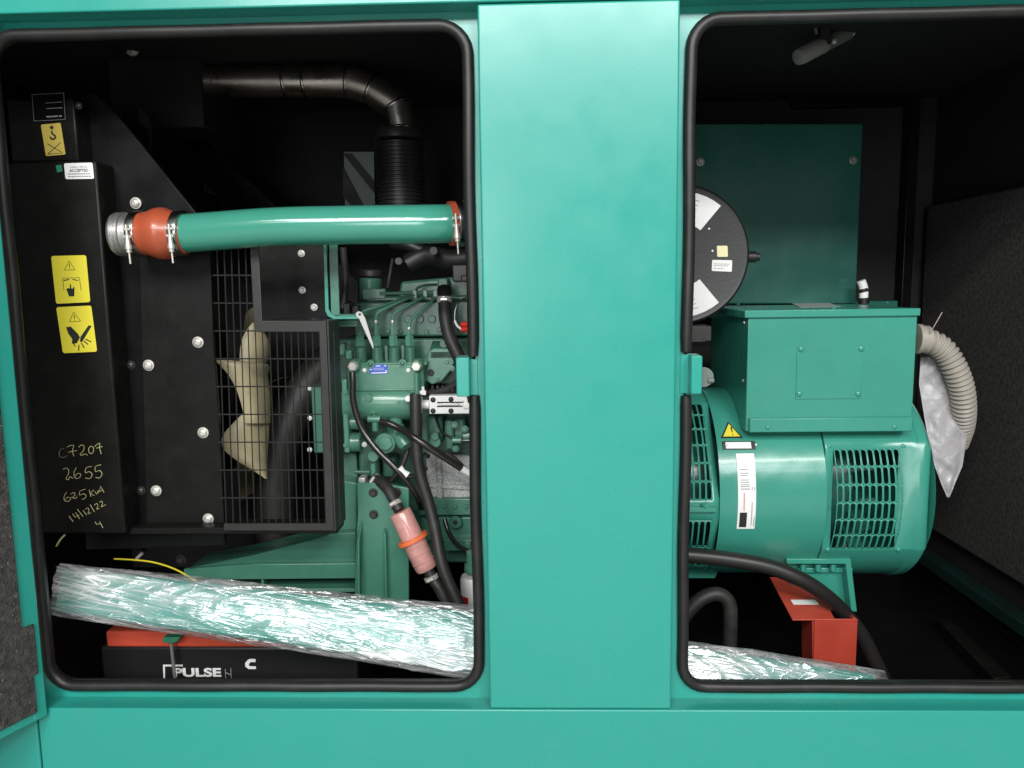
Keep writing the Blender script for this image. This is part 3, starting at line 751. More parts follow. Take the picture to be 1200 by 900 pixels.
# lift pump and unions
b = MB(); k = S(.41); b.lathe(P(464.5, 513, .42), (0, 0, 1), [(0, 10*k), (4*k, 11*k), (16*k, 10*k), (17*k, 8*k), (35*k, 7.6*k), (36*k, 8.4*k), (41*k, 8.4*k), (44*k, 6*k)], 24); part('lift_pump', green_pump, b, 0)
b = MB().lathe(P(469, 512, .40), (.5, -.4, -.6), [(0, .016), (.02, .018), (.03, .014)], 20); part('lift_pump_cover', green_pump, b, 0)
b = MB(); b.cface((451, 520), 12.5, .392, .05, 20); o = part('bleed_union', green_pump, b, 0); MB().cface((451, 520), 9.5, .384, .012, 6).build('union_nut', green_pump, o)
b = MB().cpx((438.5, 480), (438.5, 484.5), 6, .395, 6); part('union_nut', green_pump, b, 0)
b = MB().cpx((431, 491), (446, 491), 4.2, .395); part('banjo_union', green_pump, b, 0)
b = MB().cpx((439, 484), (440, 505), 4, .40); part('feed_pipe', green_pump, b, 0)
b = MB().cface((437, 535), 6.6, .375, .03); o = part('return_union', green_pump, b, 0)
b = MB().cpx((437, 543), (438, 562), 3.4, .38); part('feed_pipe', green_pump, b, 0)
b = MB().cpx((416, 553), (434, 553), 2.6, .39); part('feed_pipe', green_eng, b, 0)
b = MB().bpx(420, 515, 444, 560, .44, .06); part('pump_adaptor', green_eng, b, .006)
b = MB().bpx(448, 538, 462, 560, .43, .06); part('pump_support', green_eng, b, .006)
# stop solenoid
b = MB().bpx(503, 463.5, 551, 485, .372, .03); so = part('stop_solenoid', satin, b, .0015)
so['label'] = 'silver stop solenoid with black screws'
b = MB().cpx((492, 474), (495, 474), 9.5, .385); b.cpx((494.5, 474), (503.5, 474), 5.5, .385); MB.build(b, 'solenoid_collar', satin, so)
for x, y in ((507.5, 468.5), (507.5, 481.5), (528.5, 468), (528.5, 481.5)): bolt(x, y, .3715, 3.1, so, mt=black_p, kind='round', name='screw')
b = MB().bpx(512, 470.8, 545, 472.2, .3712, .002); b.bpx(512, 475.5, 542, 477, .3712, .002); b.build('slot', black_p, so)
b = MB().bpx(513, 472.6, 538, 475, .369, .003); b.bpx(543, 469, 550, 479, .368, .004); b.build('slide_bar', zinc, so, bevel=.0008)
b = MB().bpx(483, 463.5, 490.5, 472, .37, .02); o = part('hose_union', satin, b, .002)
b = MB().cface((478, 467.5), 4, .365, .03, 6); part('hose_union', satin, b, 0)
b = MB().cpx((495.5, 453), (496.5, 461), 1.8, .38); b.bpx(492, 458, 499, 463, .375, .01); part('bleed_nipple', satin, b, .0008)
# clutter to the right: fins, governor housing
b = MB()
for i in range(7): b.bpx(505+6*i, 452, 508.5+6*i, 466, .45, .04)
b.bpx(502, 456, 560, 468, .46, .04); part('finned_cover', dark_metal, b, .001)
b = MB().bpx(500, 487, 519, 520, .43, .1); part('governor_housing', green_eng, b, .008)
b = MB().bpx(521, 492, 532, 528, .425, .1); b.bpx(530, 490, 545, 522, .44, .08); part('governor_cover', green_eng, b, .006)
b = MB().cface((509.5, 518), 7, .405, .04); b.cface((509.5, 512), 5, .40, .03, 6); part('drain_plug', green_pump, b, 0)
b = MB().cpx((530, 516), (541, 516), 4, .42); part('fuel_port', green_pump, b, 0)
b = MB().cpx((543, 512), (566, 508), 9, .44); part('starter_nose', green_eng, b, 0)
for x, y in ((533, 498), (545, 503), (534, 526)): bolt(x, y, .42, 3, eng, mt=green_pump, kind='hex')
bolt(414, 478, .393, 2.6, eng, mt=green_pump, kind='hex'); bolt(405, 460, .393, 2.2, eng, mt=green_pump, kind='hex'); bolt(405, 522, .393, 2.2, eng, mt=green_pump, kind='hex')
b = MB().bpx(396, 402, 404, 417, .42, .03); b.bpx(404, 410, 412, 422, .41, .03); part('vent_elbow', green_pump, b, .004)
# grey casting and sump flange
b = MB().ppx([(498, 530), (562, 536), (566, 588), (502, 588)], .47, .05); part('grey_casting', shield_m, b, .006)
b = MB().cpx((514, 535), (516, 586), 4, .468); part('casting_rib', shield_m, b, 0)
b = MB().bpx(490, 584, 640, 604, .455, .1); part('sump_flange', green_chas, b, .003)
b = MB().bpx(492, 604, 640, 636, .475, .15); part('oil_sump', green_chas, b, .008)
b = MB().bpx(520, 632, 640, 646, .455, .1); part('sump_rail', green_chas, b, .003)
for x in (510, 521, 533, 546, 556): bolt(x, 593, .454, 3, eng, mt=green_chas, kind='hex')
b = MB().cface((533.5, 612.5), 8, .46, .03); o = part('sump_plug', green_chas, b, 0)
MB().cface((533.5, 612.5), 3.4, .4595, .01, 6).build('plug_socket', black_p, o)
b = MB().bpx(545, 636, 551, 645, .448, .02); part('sump_lug', green_pump, b, .001)
# dark intake pipework above the head
b = MB().tube(path([(478, 310, .60), (500, 300, .6), (530, 305, .58), (575, 300, .56)]), .026, 16); part('intake_pipe', batt, b, 0)
b = MB().tube(path([(460, 285, .62), (480, 288, .6), (500, 296, .6)]), .016, 12); part('breather_pipe', batt, b, 0)
b = MB().cface((467, 306), 4.5, .52, .03); b.cface((508, 294), 5, .52, .03); part('pipe_end', dark_metal, b, 0)
b = MB().tube(path([(460, 303, .53), (457, 320, .53), (454, 338, .52)]), .0035, 8); part('sender_lead', hose_mat, b, 0)
b = MB().tube(path([(402, 290, .42), (405, 330, .43), (402, 362, .42)]), .008, 10); part('sender_lead', hose_mat, b, 0)
b = MB().bpx(530, 310, 575, 330, .50, .06); b.bpx(540, 322, 575, 330, .48, .06); part('intake_flange', dark_metal, b, .003)
b = MB().bpx(402, 355, 410, 370, .41, .03); b.bpx(412, 358, 420, 370, .415, .03); part('sender', dark_metal, b, .003)

for x, y in ((455, 388), (470, 388), (500, 389), (515, 386), (458, 360), (440, 386)): bolt(x, y, .489, 3, eng, mt=green_eng, kind='hex')
for x in (478, 492, 506, 520): b = MB().cface((x, 374), 4.5, .484, .01, 20); part('core_plug', green_eng, b, 0)
b = MB().tube(path([(505, 470, .425), (512, 494, .42), (520, 508, .42), (540, 516, .42), (560, 515, .42)]), .0028, 8); part('sensor_wire', cable_gloss, b, 0)
b = MB().tube(path([(456, 566, .40), (470, 548, .40), (478, 525, .41), (480, 505, .42)]), .0062, 10); part('breather_tube', hose_mat, b, 0)
b = MB().tube(path([(474, 560, .42), (490, 556, .42), (500, 548, .42)]), .005, 10); part('clip_pipe', dark_metal, b, 0)
b = MB().lathe(P(499, 533, .338)+V(0, 0, -.004), (.3, -.1, .6), [(0, .0085), (.006, .0085)], 14); part('p_clip', rubber, b, 0)
b = MB().ppx([(498, 566), (560, 570), (560, 575), (498, 571)], .464, .008); part('casting_step', shield_m, b, .001)
b = MB().bpx(420, 560, 428, 573, .36, .03); part('hose_tail', zinc, b, .002)
b = MB().tube(path([(523, 530, .44), (535, 540, .44), (552, 556, .44), (566, 562, .44)]), .006, 10); part('starter_lead', hose_mat, b, 0)
b = MB().bpx(534, 430, 548, 452, .455, .05); part('rear_bracket', green_eng, b, .003)
b = MB().cface((520, 403), 5, .45, .06, 16); part('core_plug', green_eng, b, 0)
for x, y in ((524, 424), (512, 444), (530, 432)): bolt(x, y, .439, 2.4, eng, mt=green_pump, kind='hex')
for x, y in ((414, 452), (414, 488), (490, 490)): bolt(x, y, .405, 2.4, eng, mt=green_pump, kind='hex')
b = MB().bpx(408, 425, 500, 428.5, .405, .1); part('pump_flange', green_pump, b, .001)
for x in (452.5, 472): b = MB().bpx(x-2, 405, x+2, 424, .445, .02); part('valve_clamp', green_eng, b, .001)

# engine mounting and chassis cross member
ch = thing('engine_mount', 'green welded steel mounting frame under the front of the engine', 'mount', P(380, 710, .4))
zch = P(380, 760, .42).z
b = MB().ppx([(418, 566), (446, 566), (479, 572), (479, 760), (414, 760), (417, 640), (419, 600)], .345, .012); b.build('mount_plate', green_chas, ch, bevel=.002)
b = MB(); q = [P(428, 618, .34), P(419.5, 633, .30), P(419, 760, .30), P(423, 760, .345), P(428, 690, .345)]
b.prism([P(423, 610, .345), P(419, 634, .315), P(420, 760, .31), P(420, 760, .345)], (.004, 0, 0)); b.build('mount_rib', green_chas, ch, bevel=.001)
b = MB(); b.prism([P(450, 618, .345), P(450, 626, .325), P(453, 760, .32), P(453, 760, .345)], (.004, 0, 0)); b.build('mount_rib', green_chas, ch, bevel=.001)
for x, y in ((437.5, 577.5), (438, 603), (465, 577)): bolt(x, y, .344, 4.2, ch, mt=dark_metal, kind='hex')
b = MB().prism([P(238, 664, .40), P(300, 651, .40), P(384, 629, .40), P(384, 624.5, .40), P(417, 623, .40), P(417, 646, .36), P(300, 655, .37), P(240, 666, .39)], (0, .08, 0))
b = MB()
pa = [(236, 663), (300, 650), (384, 628), (386, 624.5), (417, 623.5), (417, 677), (300, 678), (222, 679), (222, 665)]
b.ppx(pa, .385, .10); b.build('gusset', green_chas, ch, bevel=.003)
b = MB().ppx([(300, 661), (417, 660), (417, 678), (215, 680), (215, 667)], .372, .012); b.build('cross_member', green_chas, ch, bevel=.002)
b = MB().bpx(205, 690, 416, 694, .376, .1); b.bpx(308, 678, 311, 760, .378, .02); b.bpx(150, 704, 416, 760, .38, .06); b.build('lower_flange', green_chas, ch, bevel=.001)
b = MB().ppx([(384, 560), (418, 566), (418, 660), (384, 660)], .41, .1); b.build('mount_arm', green_chas, ch, bevel=.003)
# small fastenings under the radiator
for x, y in ((166, 646), (212, 656)):
    bolt(x, y, .33, 4.5, ch, mt=dark_metal, kind='hex')
b = MB().cpx((160, 655), (167, 648), 2, .3); b.build('cotter_pin', zinc, ch)

# ================================================================== HOSES, LEADS
def hose(name, pts, r, mt, label, cat='hose', Y=None, n=14, group=None):
    p = path(pts, Y); b = MB().tube(p, r, n); o = b.build(name, mt); return tag(o, label, cat, group)
def clampring(p, d, r, w, parent, mt=None, name='hose_clamp'):
    d = Vector(d).normalized()
    b = MB(); b.lathe(Vector(p)-d*w/2, d, [(0, r), (.0004, r+.0014), (w-.0004, r+.0014), (w, r)], 24)
    o = b.build(name, mt or zinc, parent)
    side = V(0, -1, 0)-d*V(0, -1, 0).dot(d); side.normalize(); q = d.cross(side)
    c = Vector(p)+side*(r+.003)
    b = MB().cyl(c-q*.009, c+q*.007, .0042, n=10); b.build('clamp_screw', mt or zinc, o); return o
kk = S(.33)
# coolant hose with its clamp
h = hose('coolant_hose', [(520, 338, .44), (521, 352, .42), (522, 372, .40), (527, 395, .385), (536, 415, .375), (548, 440, .37), (556, 470, .37)], 7.8*S(.39), hose_mat, 'thick black coolant hose bending down from a bright clamp beside the injector lines', n=18)
clampring(P(520.8, 350.5, .42), P(521, 360, .42)-P(520.8, 345, .42), 8.2*S(.42), .0145, h)
hose('governor_hose', [(552, 425, .37), (545, 438, .38), (530, 452, .39), (512, 459, .40), (498, 461, .41)], 3.6*S(.39), hose_mat, 'thin black hose curving under the holed green bracket to the silver nipple')
hose('drain_hose', [(487, 462, .352), (487.5, 490, .345), (490, 545, .335), (502, 588, .325), (510, 620, .31), (516, 653, .29), (524, 678, .28), (538, 709, .27), (549, 731, .265)], 7.0*S(.32), hose_mat, 'long thick black hose running down from the solenoid past the pink filter', n=18)
h = hose('pump_feed_hose', [(413, 436, .37), (413.5, 450, .365), (414.5, 472, .36), (424, 502, .355), (440, 525, .35), (458, 543, .345), (474, 560, .345), (488, 580, .36), (494, 595, .40)], 4.0*S(.36), cable_gloss, 'glossy black pump hose with white tag sweeping from left banjo bolt')
b = MB().tube([P(468, 548, .345), P(472.5, 553, .345), P(478, 557, .345)], [.0085, .0065, .0085], 8); b.build('white_tag', white_p, h)
h = hose('fuel_return_hose', [(446, 494, .365), (455, 496, .36), (470, 503, .352), (486, 513, .33), (510, 529, .33), (535, 545, .34), (562, 562, .35)], 4.3*S(.35), cable_gloss, 'straight glossy black hose with white tag crossing in front of grey casting')
b = MB().tube([P(541, 549, .34), P(558, 559.5, .348)], .0082, 10); b.build('white_tag', white_p, h)
hose('sump_lead', [(521, 608, .42), (526, 624, .41), (535, 637, .41), (548, 645, .42), (566, 646, .43)], 2.8*S(.41), cable_gloss, 'thin black lead curving round the green sump plug', 'lead')
hose('lower_radiator_hose', [(400, 415, .60), (372, 440, .58), (345, 480, .56), (326, 530, .54), (322, 580, .53), (322, 640, .53)], 23*S(.55), hose_mat, 'thick dark radiator hose standing behind the wire guard right of the fan', n=20)
# thermostat side leads with red plugs
o = thing('sensor_lead', 'black looped lead with white sleeve and red plugs beside the coolant hose', 'lead', P(540, 383, .40))
b = MB().tube(path([(546, 349, .42), (538, 354, .415), (533.5, 364, .41), (533, 377, .405)]), .0022, 8); b.build('wire', cable_gloss, o)
b = MB().tube(path([(533, 376, .405), (536, 382, .40), (541, 386, .40)]), .0026, 8); b.build('white_sleeve', white_p, o)
for y in (380.5, 386.5):
    b = MB().cyl(P(540, y, .40), P(553, y-1, .405), .0062, n=14); b.build('plug', red_plug, o)
# inline fuel filter
ff = thing('fuel_filter', 'pink translucent inline fuel filter with an orange centre ring, slung between two black hoses', 'filter', P(486, 635, .30))
a_, e_ = P(468.5, 599, .305), P(501, 668, .295); dv_ = (e_-a_); Lf = dv_.length; rf_ = 14.0*S(.30)
b = MB().lathe(a_, dv_, [(0, rf_*.6), (.001, rf_*.90), (.004, rf_*.96), (Lf*.42, rf_*.98), (Lf*.5, rf_), (Lf*.94, rf_*.97), (Lf*.985, rf_*.86), (Lf, rf_*.6)], 28); b.build('filter_body', pink_body, ff)
b = MB(); b.lathe(a_+dv_*.06, dv_, [(0, rf_*.3), (.002, rf_*.66), (Lf*.40, rf_*.66), (Lf*.41, rf_*.74), (Lf*.86, rf_*.74), (Lf*.87, rf_*.3)], 18); b.build('filter_element', element_m, ff)
b = MB().lathe(a_+dv_*.44, dv_, [(0, rf_*1.02), (.0005, rf_*1.36), (.0085, rf_*1.36), (.009, rf_*1.02)], 28); b.build('centre_ring', orange_ring, ff)
b = MB()
for k in range(3): b.lathe(a_+dv_*(.58+.13*k), dv_, [(0, rf_*.99), (.0006, rf_*1.02), (.0012, rf_*.99)], 28)
b.build('body_rib', pink_body, ff)
h = hose('filter_inlet_hose', [(439, 561, .37), (446, 565, .35), (455, 574, .33), (462, 587, .315), (468, 598, .306)], 6.6*S(.33), hose_mat, 'short black hose curving into the top of the pink filter between two bright clamps', n=16)
clampring(P(440, 562, .368), (.7, -.3, -.5), 7*S(.35), .009, h); clampring(P(463.5, 590, .312), P(468, 598, .306)-P(460, 582, .318), 7*S(.33), .010, h)
h = hose('filter_outlet_hose', [(502, 668, .295), (507, 678, .292), (515, 690, .285), (526, 713, .28), (533, 730, .28)], 6.8*S(.30), hose_mat, 'short black hose leaving the bottom of the pink filter', n=16)
clampring(P(505.5, 677, .293), P(508, 683, .292)-P(503, 672, .294), 8*S(.30), .010, h)
# oil filter can
of = thing('oil_filter', 'white oil filter can with red print under a green housing', 'filter', P(557, 700, .40))
k = S(.40); b = MB().lathe(P(557, 735, .40), (0, 0, 1), [(0, 16*k), (6*k, 17*k), (62*k, 17*k), (66*k, 15*k)], 28); b.build('can', white_l, of)
b = MB().lathe(P(557, 669, .40), (0, 0, 1), [(0, 13*k), (3*k, 14*k), (9*k, 13*k), (10*k, 11*k), (24*k, 10.5*k)], 24); b.build('filter_head', green_pump, of)
b = MB(); pp = []
for i in range(14):
    a0 = PI*.62+i*.10
    b.prism([P(557, 735, .40)+V(math.cos(a)*17.15*k, -math.sin(a)*17.15*k, z*k) for a, z in ((a0, 28+5*(i % 2)), (a0+.11, 28+5*((i+1) % 2)), (a0+.11, 44), (a0, 44))], (0, -.0003, 0))
b.build('red_print', red_plug, of)

# ================================================================== CHARGE AIR PIPE
YP = .17
cp = thing('charge_air_pipe', 'glossy teal charge air pipe with orange silicone hoses, running across the left bay', 'pipe', P(370, 268, YP))
k = S(YP)
cl = path([(205, 274.2, YP), (250, 271, YP), (300, 267.2, YP), (345, 265, YP), (400, 264, YP), (450, 263.2, YP), (490, 262.8, YP), (515, 262.3, YP+.004), (534, 262, YP+.012)], sub=6)
b = MB().tube(cl, 22.0*k, 40); b.build('pipe', teal_pipe, cp)
A0, A1 = P(122, 275, YP), P(216, 273.3, YP); ad = (A1-A0).normalized(); LL = (A1-A0).length
def ax(px): return (px+11-122)/(216-122)*LL
b = MB().lathe(A0+ad*ax(148), ad, [(0, 22*k), (.001, 23.6*k), (ax(160)-ax(122)-.0, 23.6*k), (ax(163)-ax(122), 24*k)], 40)
prof = [(148, 23.5), (149, 24.6), (162, 24.6), (166, 26), (172, 28.6), (179, 29.8), (184, 29.4), (190, 27), (194, 25.2), (197, 24.6), (204, 24.2), (206.5, 23.6), (207, 22.2)]
b = MB().lathe(A0, ad, [(ax(p_), r_*k) for p_, r_ in prof], 44); b.build('coupling_hose', orange, cp)
prof = [(125, 18), (126, 23.6), (129, 25), (131, 23.2), (133, 23.2), (135, 25), (138, 25), (139, 22.8), (150, 22.4)]
b = MB().lathe(A0, ad, [(ax(p_), r_*k) for p_, r_ in prof], 44); b.build('spigot', alum, cp)
def tclamp(p, d, r, drop, px_w):
    d = Vector(d).normalized(); w = px_w*k
    b = MB().lathe(Vector(p)-d*w/2, d, [(0, r), (.0005, r+.0018), (w*.12, r+.0022), (w*.88, r+.0022), (w-.0005, r+.0018), (w, r)], 44)
    o = b.build('hose_clamp', steel, cp)
    c = Vector(p)+V(0, -1, 0)*(r+.004)
    for dz in (.006, -.008):
        b = MB().cyl(c-d*w*.42+V(0, 0, dz), c+d*w*.42+V(0, 0, dz), .0032, n=12); b.build('trunnion', zinc, o)
    b = MB(); b.lathe(c+V(0, -.003, .014), (d.x*.05, 0, -1), [(0, .0025), (.018, .0025), (.019, .0038), (.034, .0045), (.040, .0062), (.046, .0062), (.047, .0048), (.052, .0046), (.053, .0019), (.053+drop, .0019)], 12); b.build('t_bolt', zinc, o)
    return o
tclamp(A0+ad*ax(152.5), ad, 24.8*k, .020, 10); tclamp(A0+ad*ax(201), ad+V(0, 0, -.06), 24.9*k, .020, 10)
# right end: orange coupling turning away behind the pillar
q0 = P(526, 262.2, YP+.008); qd = V(.93, .34, .05).normalized()
b = MB().lathe(q0, qd, [(0, 22.3*k), (.0006, 25.2*k), (.012, 25.2*k), (.03, 25*k), (.034, 27*k), (.05, 30*k), (.066, 27*k), (.075, 25*k), (.12, 25*k)], 40); b.build('coupling_hose', orange, cp)
tclamp(q0+qd*.019, qd, 25.2*k, .022, 9)

# ================================================================== EXHAUST
YE = .62
ex = thing('exhaust_pipe', 'bare steel exhaust pipe with segmented elbow above a black bellows', 'pipe', P(468, 240, YE))
k = S(YE)
segs = [((222, 95), (335, 95)), ((335, 95), (358, 95)), ((358, 95), (408, 95)), ((408, 95), (436, 104)), ((436, 104), (465, 124)), ((465, 124), (470.5, 152))]
for i, (p, q) in enumerate(segs):
    b = MB().cyl(P(*p, YE), P(*q, YE), 17.5*k, n=36, ch=.01); b.build('pipe_section', exhaust_m, ex)
for (p, q) in ((segs[0][1], (1, 0)), (segs[1][1], (1, 0)), (segs[2][1], (1, .12)), (segs[3][1], (1, .55)), (segs[4][1], (.45, 1)), ((468.5, 151), (.1, 1))):
    c = P(*p, YE); d = V(q[0], 0, -q[1]).normalized()
    b = MB().lathe(c-d*.004, d, [(0, 17.4*k), (.0008, 18.3*k), (.003, 18.6*k), (.0036, 17.8*k), (.0044, 17.8*k), (.005, 18.6*k), (.0072, 18.3*k), (.008, 17.4*k)], 36); b.build('joint_ring', steel, ex)
b = MB(); b.lathe(P(467, 153.5, YE), (0, 0, -1), [(0, 28*k), (.004, 29*k), (.022, 29*k), (.024, 27*k)], 36); b.build('flange', dark_metal, ex)
prof = []; n_ = 19
for i in range(n_):
    t = 14+i*4.4
    prof += [(t*k, 25.5*k), ((t+1.1)*k, 27.6*k), ((t+2.4)*k, 27.6*k), ((t+3.4)*k, 25.5*k)]
b = MB().lathe(P(467.5, 153, YE), (0, 0, -1), prof, 36); b.build('bellows', dark_metal, ex)
# painted strap panel standing behind the exhaust
b = MB().ppx([(403, 178), (438, 178), (440, 270), (405, 270)], .86, .01); o = b.build('baffle_plate', grey_strip, None); tag(o, 'grey green upright plate with black diagonal braces left of the bellows', 'plate')
b = MB().ppx([(402, 180), (412, 180), (438, 212), (438, 226)], .852, .004); b.ppx([(402, 196), (440, 268), (440, 275), (402, 230)], .853, .004); b.build('brace', black_sheet, o)

# ================================================================== BATTERY
YB = .215
bt = thing('battery', 'black starter battery with an orange red lid, half hidden by the wrapped bundle', 'battery', P(230, 800, YB+.08))
b = MB().bpx(121, 758, 420, 850, YB, .17); b.build('case', batt, bt, bevel=.006)
b = MB(); xm_ = 300
b.box(P(124, 750, YB-.004).x, P(400, 750, YB-.004).x, YB-.004, YB+.17, P(200, 759, YB-.004).z, P(200, 740, YB-.004).z); b.build('lid', red_lid, bt, bevel=.005)
text_mesh('PULSE', .0262, P(231, 788.5, YB-.0006), bt, white_p, sx=1.5, bold=.0009, depth=.0003)
b = MB().ppx([(191, 779), (214, 779), (214, 781), (193.2, 781), (193.4, 795), (191.4, 795)], YB-.001, .0008); b.build('corner_mark', white_p, bt)
b = MB()
for p, q in (((264, 784), (264.5, 795)), ((264, 788), (270.5, 791)), ((270.5, 783), (271, 795))): b.cyl(P(*p, YB-.0006), P(*q, YB-.0006), .0008, n=6)
b.build('faded_letter', grey_p, bt)
cpx_, cpy = 293.5, 778
b = MB(); pts = []
b.ppx([(299.5, 772.5), (299.3, 776), (294, 775.8), (291.7, 778), (291.7, 780.2), (293.6, 781), (299.6, 781), (300, 784), (291, 784), (287.5, 781), (287.2, 777), (290.5, 773.2), (293.5, 772.2)], YB-.001, .0008)
b.build('emblem', white_p, bt)
# hold-down rod with green cap
hd = thing('battery_rod', 'grey hold down rod with a green cap in front of the battery', 'rod', P(204, 775, .19))
b = MB().cyl(P(200, 750, .192), P(206.5, 808, .192), .0036, n=12); b.build('rod', grey_rod, hd)
b = MB().ppx([(191, 747), (211, 747), (208, 752), (203, 754), (190, 753)], .183, .018); b.build('cap', green_sock, hd, bevel=.0015)

# yellow wire
hose('yellow_wire', [(134, 655, .27), (155, 656, .265), (180, 659, .26), (205, 667, .25), (228, 680, .24), (250, 694, .235), (262, 704, .23)], .0019, yellow_w, 'thin yellow wire looping over the wrapped bundle', 'wire', n=8)
o = hose('tie_tail', [(66, 640, .2), (71, 632, .2), (76, 627, .2)], .0020, marker_y, 'pale cut wire ends by the lower left seal', 'wire', n=8)

# ================================================================== WRAPPED BUNDLE
wb = thing('wrapped_bundle', 'long teal panel wrapped in crinkled clear film, lying slanted across both bays', 'bundle', P(560, 757, .15))
top = [(30, 664), (66, 668), (250, 686), (400, 704), (558, 719), (700, 743), (800, 760), (900, 774), (1045, 797)]
bot = [(30, 722), (76, 731), (190, 748), (330, 767), (500, 794), (640, 818), (800, 840), (900, 850), (1045, 862)]
def interp(tab, x):
    for (x0, y0), (x1, y1) in zip(tab, tab[1:]):
        if x0 <= x <= x1: return y0+(y1-y0)*(x-x0)/(x1-x0)
    return tab[0][1] if x < tab[0][0] else tab[-1][1]
YBn = .145
NU, NV = 620, 132
def bundle(scale, amp, u0=30., u1=1045., nu=NU, nv=NV, seed=0.):
    vs = []; fs = []
    for i in range(nu+1):
        x = u0+(u1-u0)*i/nu
        a = P(x, interp(top, x), YBn-.03); c = P(x, interp(bot, x), YBn-.03)
        ce = (a+c)/2; ce.y = YBn; hh = (a-c).length/2*scale*.97; hd_ = .036*scale; lean = math.radians(27)
        for j in range(nv):
            t = 2*PI*j/nv; ct, st_ = math.cos(t), math.sin(t)
            e = .52
            dy = math.copysign(abs(ct)**e, ct)*hd_; dz = math.copysign(abs(st_)**e, st_)*hh
            dy, dz = dy*math.cos(lean)-dz*math.sin(lean), dz*math.cos(lean)+dy*math.sin(lean)
            p = ce+V(0, -dy, dz)
            if amp:
                al = p.x; ar = (t % (2*PI))*.052; sl = al+.0
                def rg(u_, v_, k_): return 1-abs(noise.noise(V(u_, v_, k_)))*2.0
                wx_ = .02*noise.noise(V(al*3.0, ar*14, 4.)); ar2 = ar+wx_
                f1 = max(0, rg(al*1.2, (ar2+al*.10)*22, 1.))**5; f2 = max(0, rg(al*2.0, (ar2+al*.30)*34, 7.))**7; f3 = max(0, rg(al*3.0, (ar2-al*.22)*36, 13.))**8
                f4 = 0
                m_ = .5+.5*noise.noise(V(al*3.1, ar*9, 31.)); m2_ = .5+.5*noise.noise(V(al*3.7+9, ar*8, 41.))
                d = amp*(.5*f1+.7*f2*m_+.6*f3*m2_+.04*f4*m_)*(1-.5*max(0, abs(st_)-.6)/.4)-amp*.35
                p = p+V(0, -ct, st_)*d
            vs.append(p)
    for i in range(nu):
        for j in range(nv): fs.append((i*nv+j, i*nv+(j+1) % nv, (i+1)*nv+(j+1) % nv, (i+1)*nv+j))
    fs += [list(range(nv-1, -1, -1)), [nu*nv+j for j in range(nv)]]
    return MB().add(vs, fs)
bundle(.82, 0, 68, 1030, 60, 40).build('panel', teal, wb)
bundle(1.0, .0085, u0=63.).build('film', film_m, wb, sharp=3.1)

# ================================================================== ALTERNATOR
YA = .62
alt = thing('alternator', 'large teal alternator with slotted vents and a square terminal box on top', 'alternator', P(960, 670, YA))
xa0, xa1 = P(843, 560, YA-.2).x, P(1093, 560, YA).x
cA = P(960, 560, YA); ZA = cA.z; RA = 108*S(YA)
def yof(py, R=RA, px=960):                  # angle on the barrel (0 faces the viewer) for a picture height
    best = None
    for i in range(-1700, 1701):
        t = math.radians(i/20); p = V(P(px, 560, YA-R).x, YA-R*math.cos(t), ZA+R*math.sin(t))
        dlt = p-CAM; c = V(0, 0, 0); x_ = dlt.dot(cx_); y_ = dlt.dot(cy_); z_ = -dlt.dot(cz_)
        sy = 450-F*y_/z_; e = abs(sy-py)
        if best is None or e < best[0]: best = (e, t)
    return best[1]
def xof(px, py=580, R=RA): return P(px, py, YA-R*.97).x
def shell(mb, xs, ths, R, skip=lambda i, j: False):
    n = len(ths); vs = []
    for i, x in enumerate(xs):
        r = R(x) if callable(R) else R
        for t in ths: vs.append(V(x, YA-r*math.cos(t), ZA+r*math.sin(t)))
    fs = [(i*n+j, i*n+j+1, (i+1)*n+j+1, (i+1)*n+j) for i in range(len(xs)-1) for j in range(n-1) if not skip(i, j)]
    mb.add(vs, fs)
def slots(mb, x0, x1, t0, t1, nx, nt, R, ux=.355, ut=.455):
    """perforated patch: each cell is a ring round one slot"""
    r = R
    def pt(x, t): return V(x, YA-r*math.cos(t), ZA+r*math.sin(t))
    for i in range(nx):
        for j in range(nt):
            a, b_ = x0+(x1-x0)*i/nx, x0+(x1-x0)*(i+1)/nx; c, d = t0+(t1-t0)*j/nt, t0+(t1-t0)*(j+1)/nt
            cx, ct = (a+b_)/2, (c+d)/2; hx, ht = (b_-a)/2, (d-c)/2; out = []; inn = []
            dirs = [(k/4-1, -1) for k in range(8)]+[(1, k/4-1) for k in range(8)]+[(1-k/4, 1) for k in range(8)]+[(-1, 1-k/4) for k in range(8)]
            for ex_, ey in dirs:
                out.append(pt(cx+hx*ex_, ct+ht*ey))
                # slot with half-round ends
                A_ = hx*ux*2; B_ = ht*ut*2*r
                wx, wy = ex_*hx, ey*ht*r; L_ = math.hypot(wx, wy); ux_, uy_ = wx/L_, wy/L_
                s_ = 1/((abs(ux_)/A_)**2.6+(abs(uy_)/B_)**5)**.25 if False else None
                lo, hi = 0., .2
                for _ in range(30):
                    md = (lo+hi)/2; X_, Y_ = abs(ux_*md), abs(uy_*md)
                    ins = X_ <= A_ and (Y_ <= B_-A_ or math.hypot(X_, Y_-(B_-A_)) <= A_)
                    lo, hi = (md, hi) if ins else (lo, md)
                inn.append(pt(cx+ux_*lo, ct+uy_*lo/r))
            n = len(out); mb.add(out+inn, [(k, (k+1) % n, n+(k+1) % n, n+k) for k in range(n)])
vx0, vx1 = xof(979), xof(1056); vt1, vt0 = yof(527), yof(642)
lt1, lt0 = yof(473, px=820), yof(586, px=820); mt1, mt0 = yof(610, px=820), yof(662, px=820)
lx0, lx1 = xof(777), xof(834)
def lin(a, b, n): return [a+(b-a)*i/n for i in range(n+1)]
full = lambda brk: sorted(set([round(t, 6) for t in lin(-PI, PI, 72)]+[round(t, 6) for t in brk]))
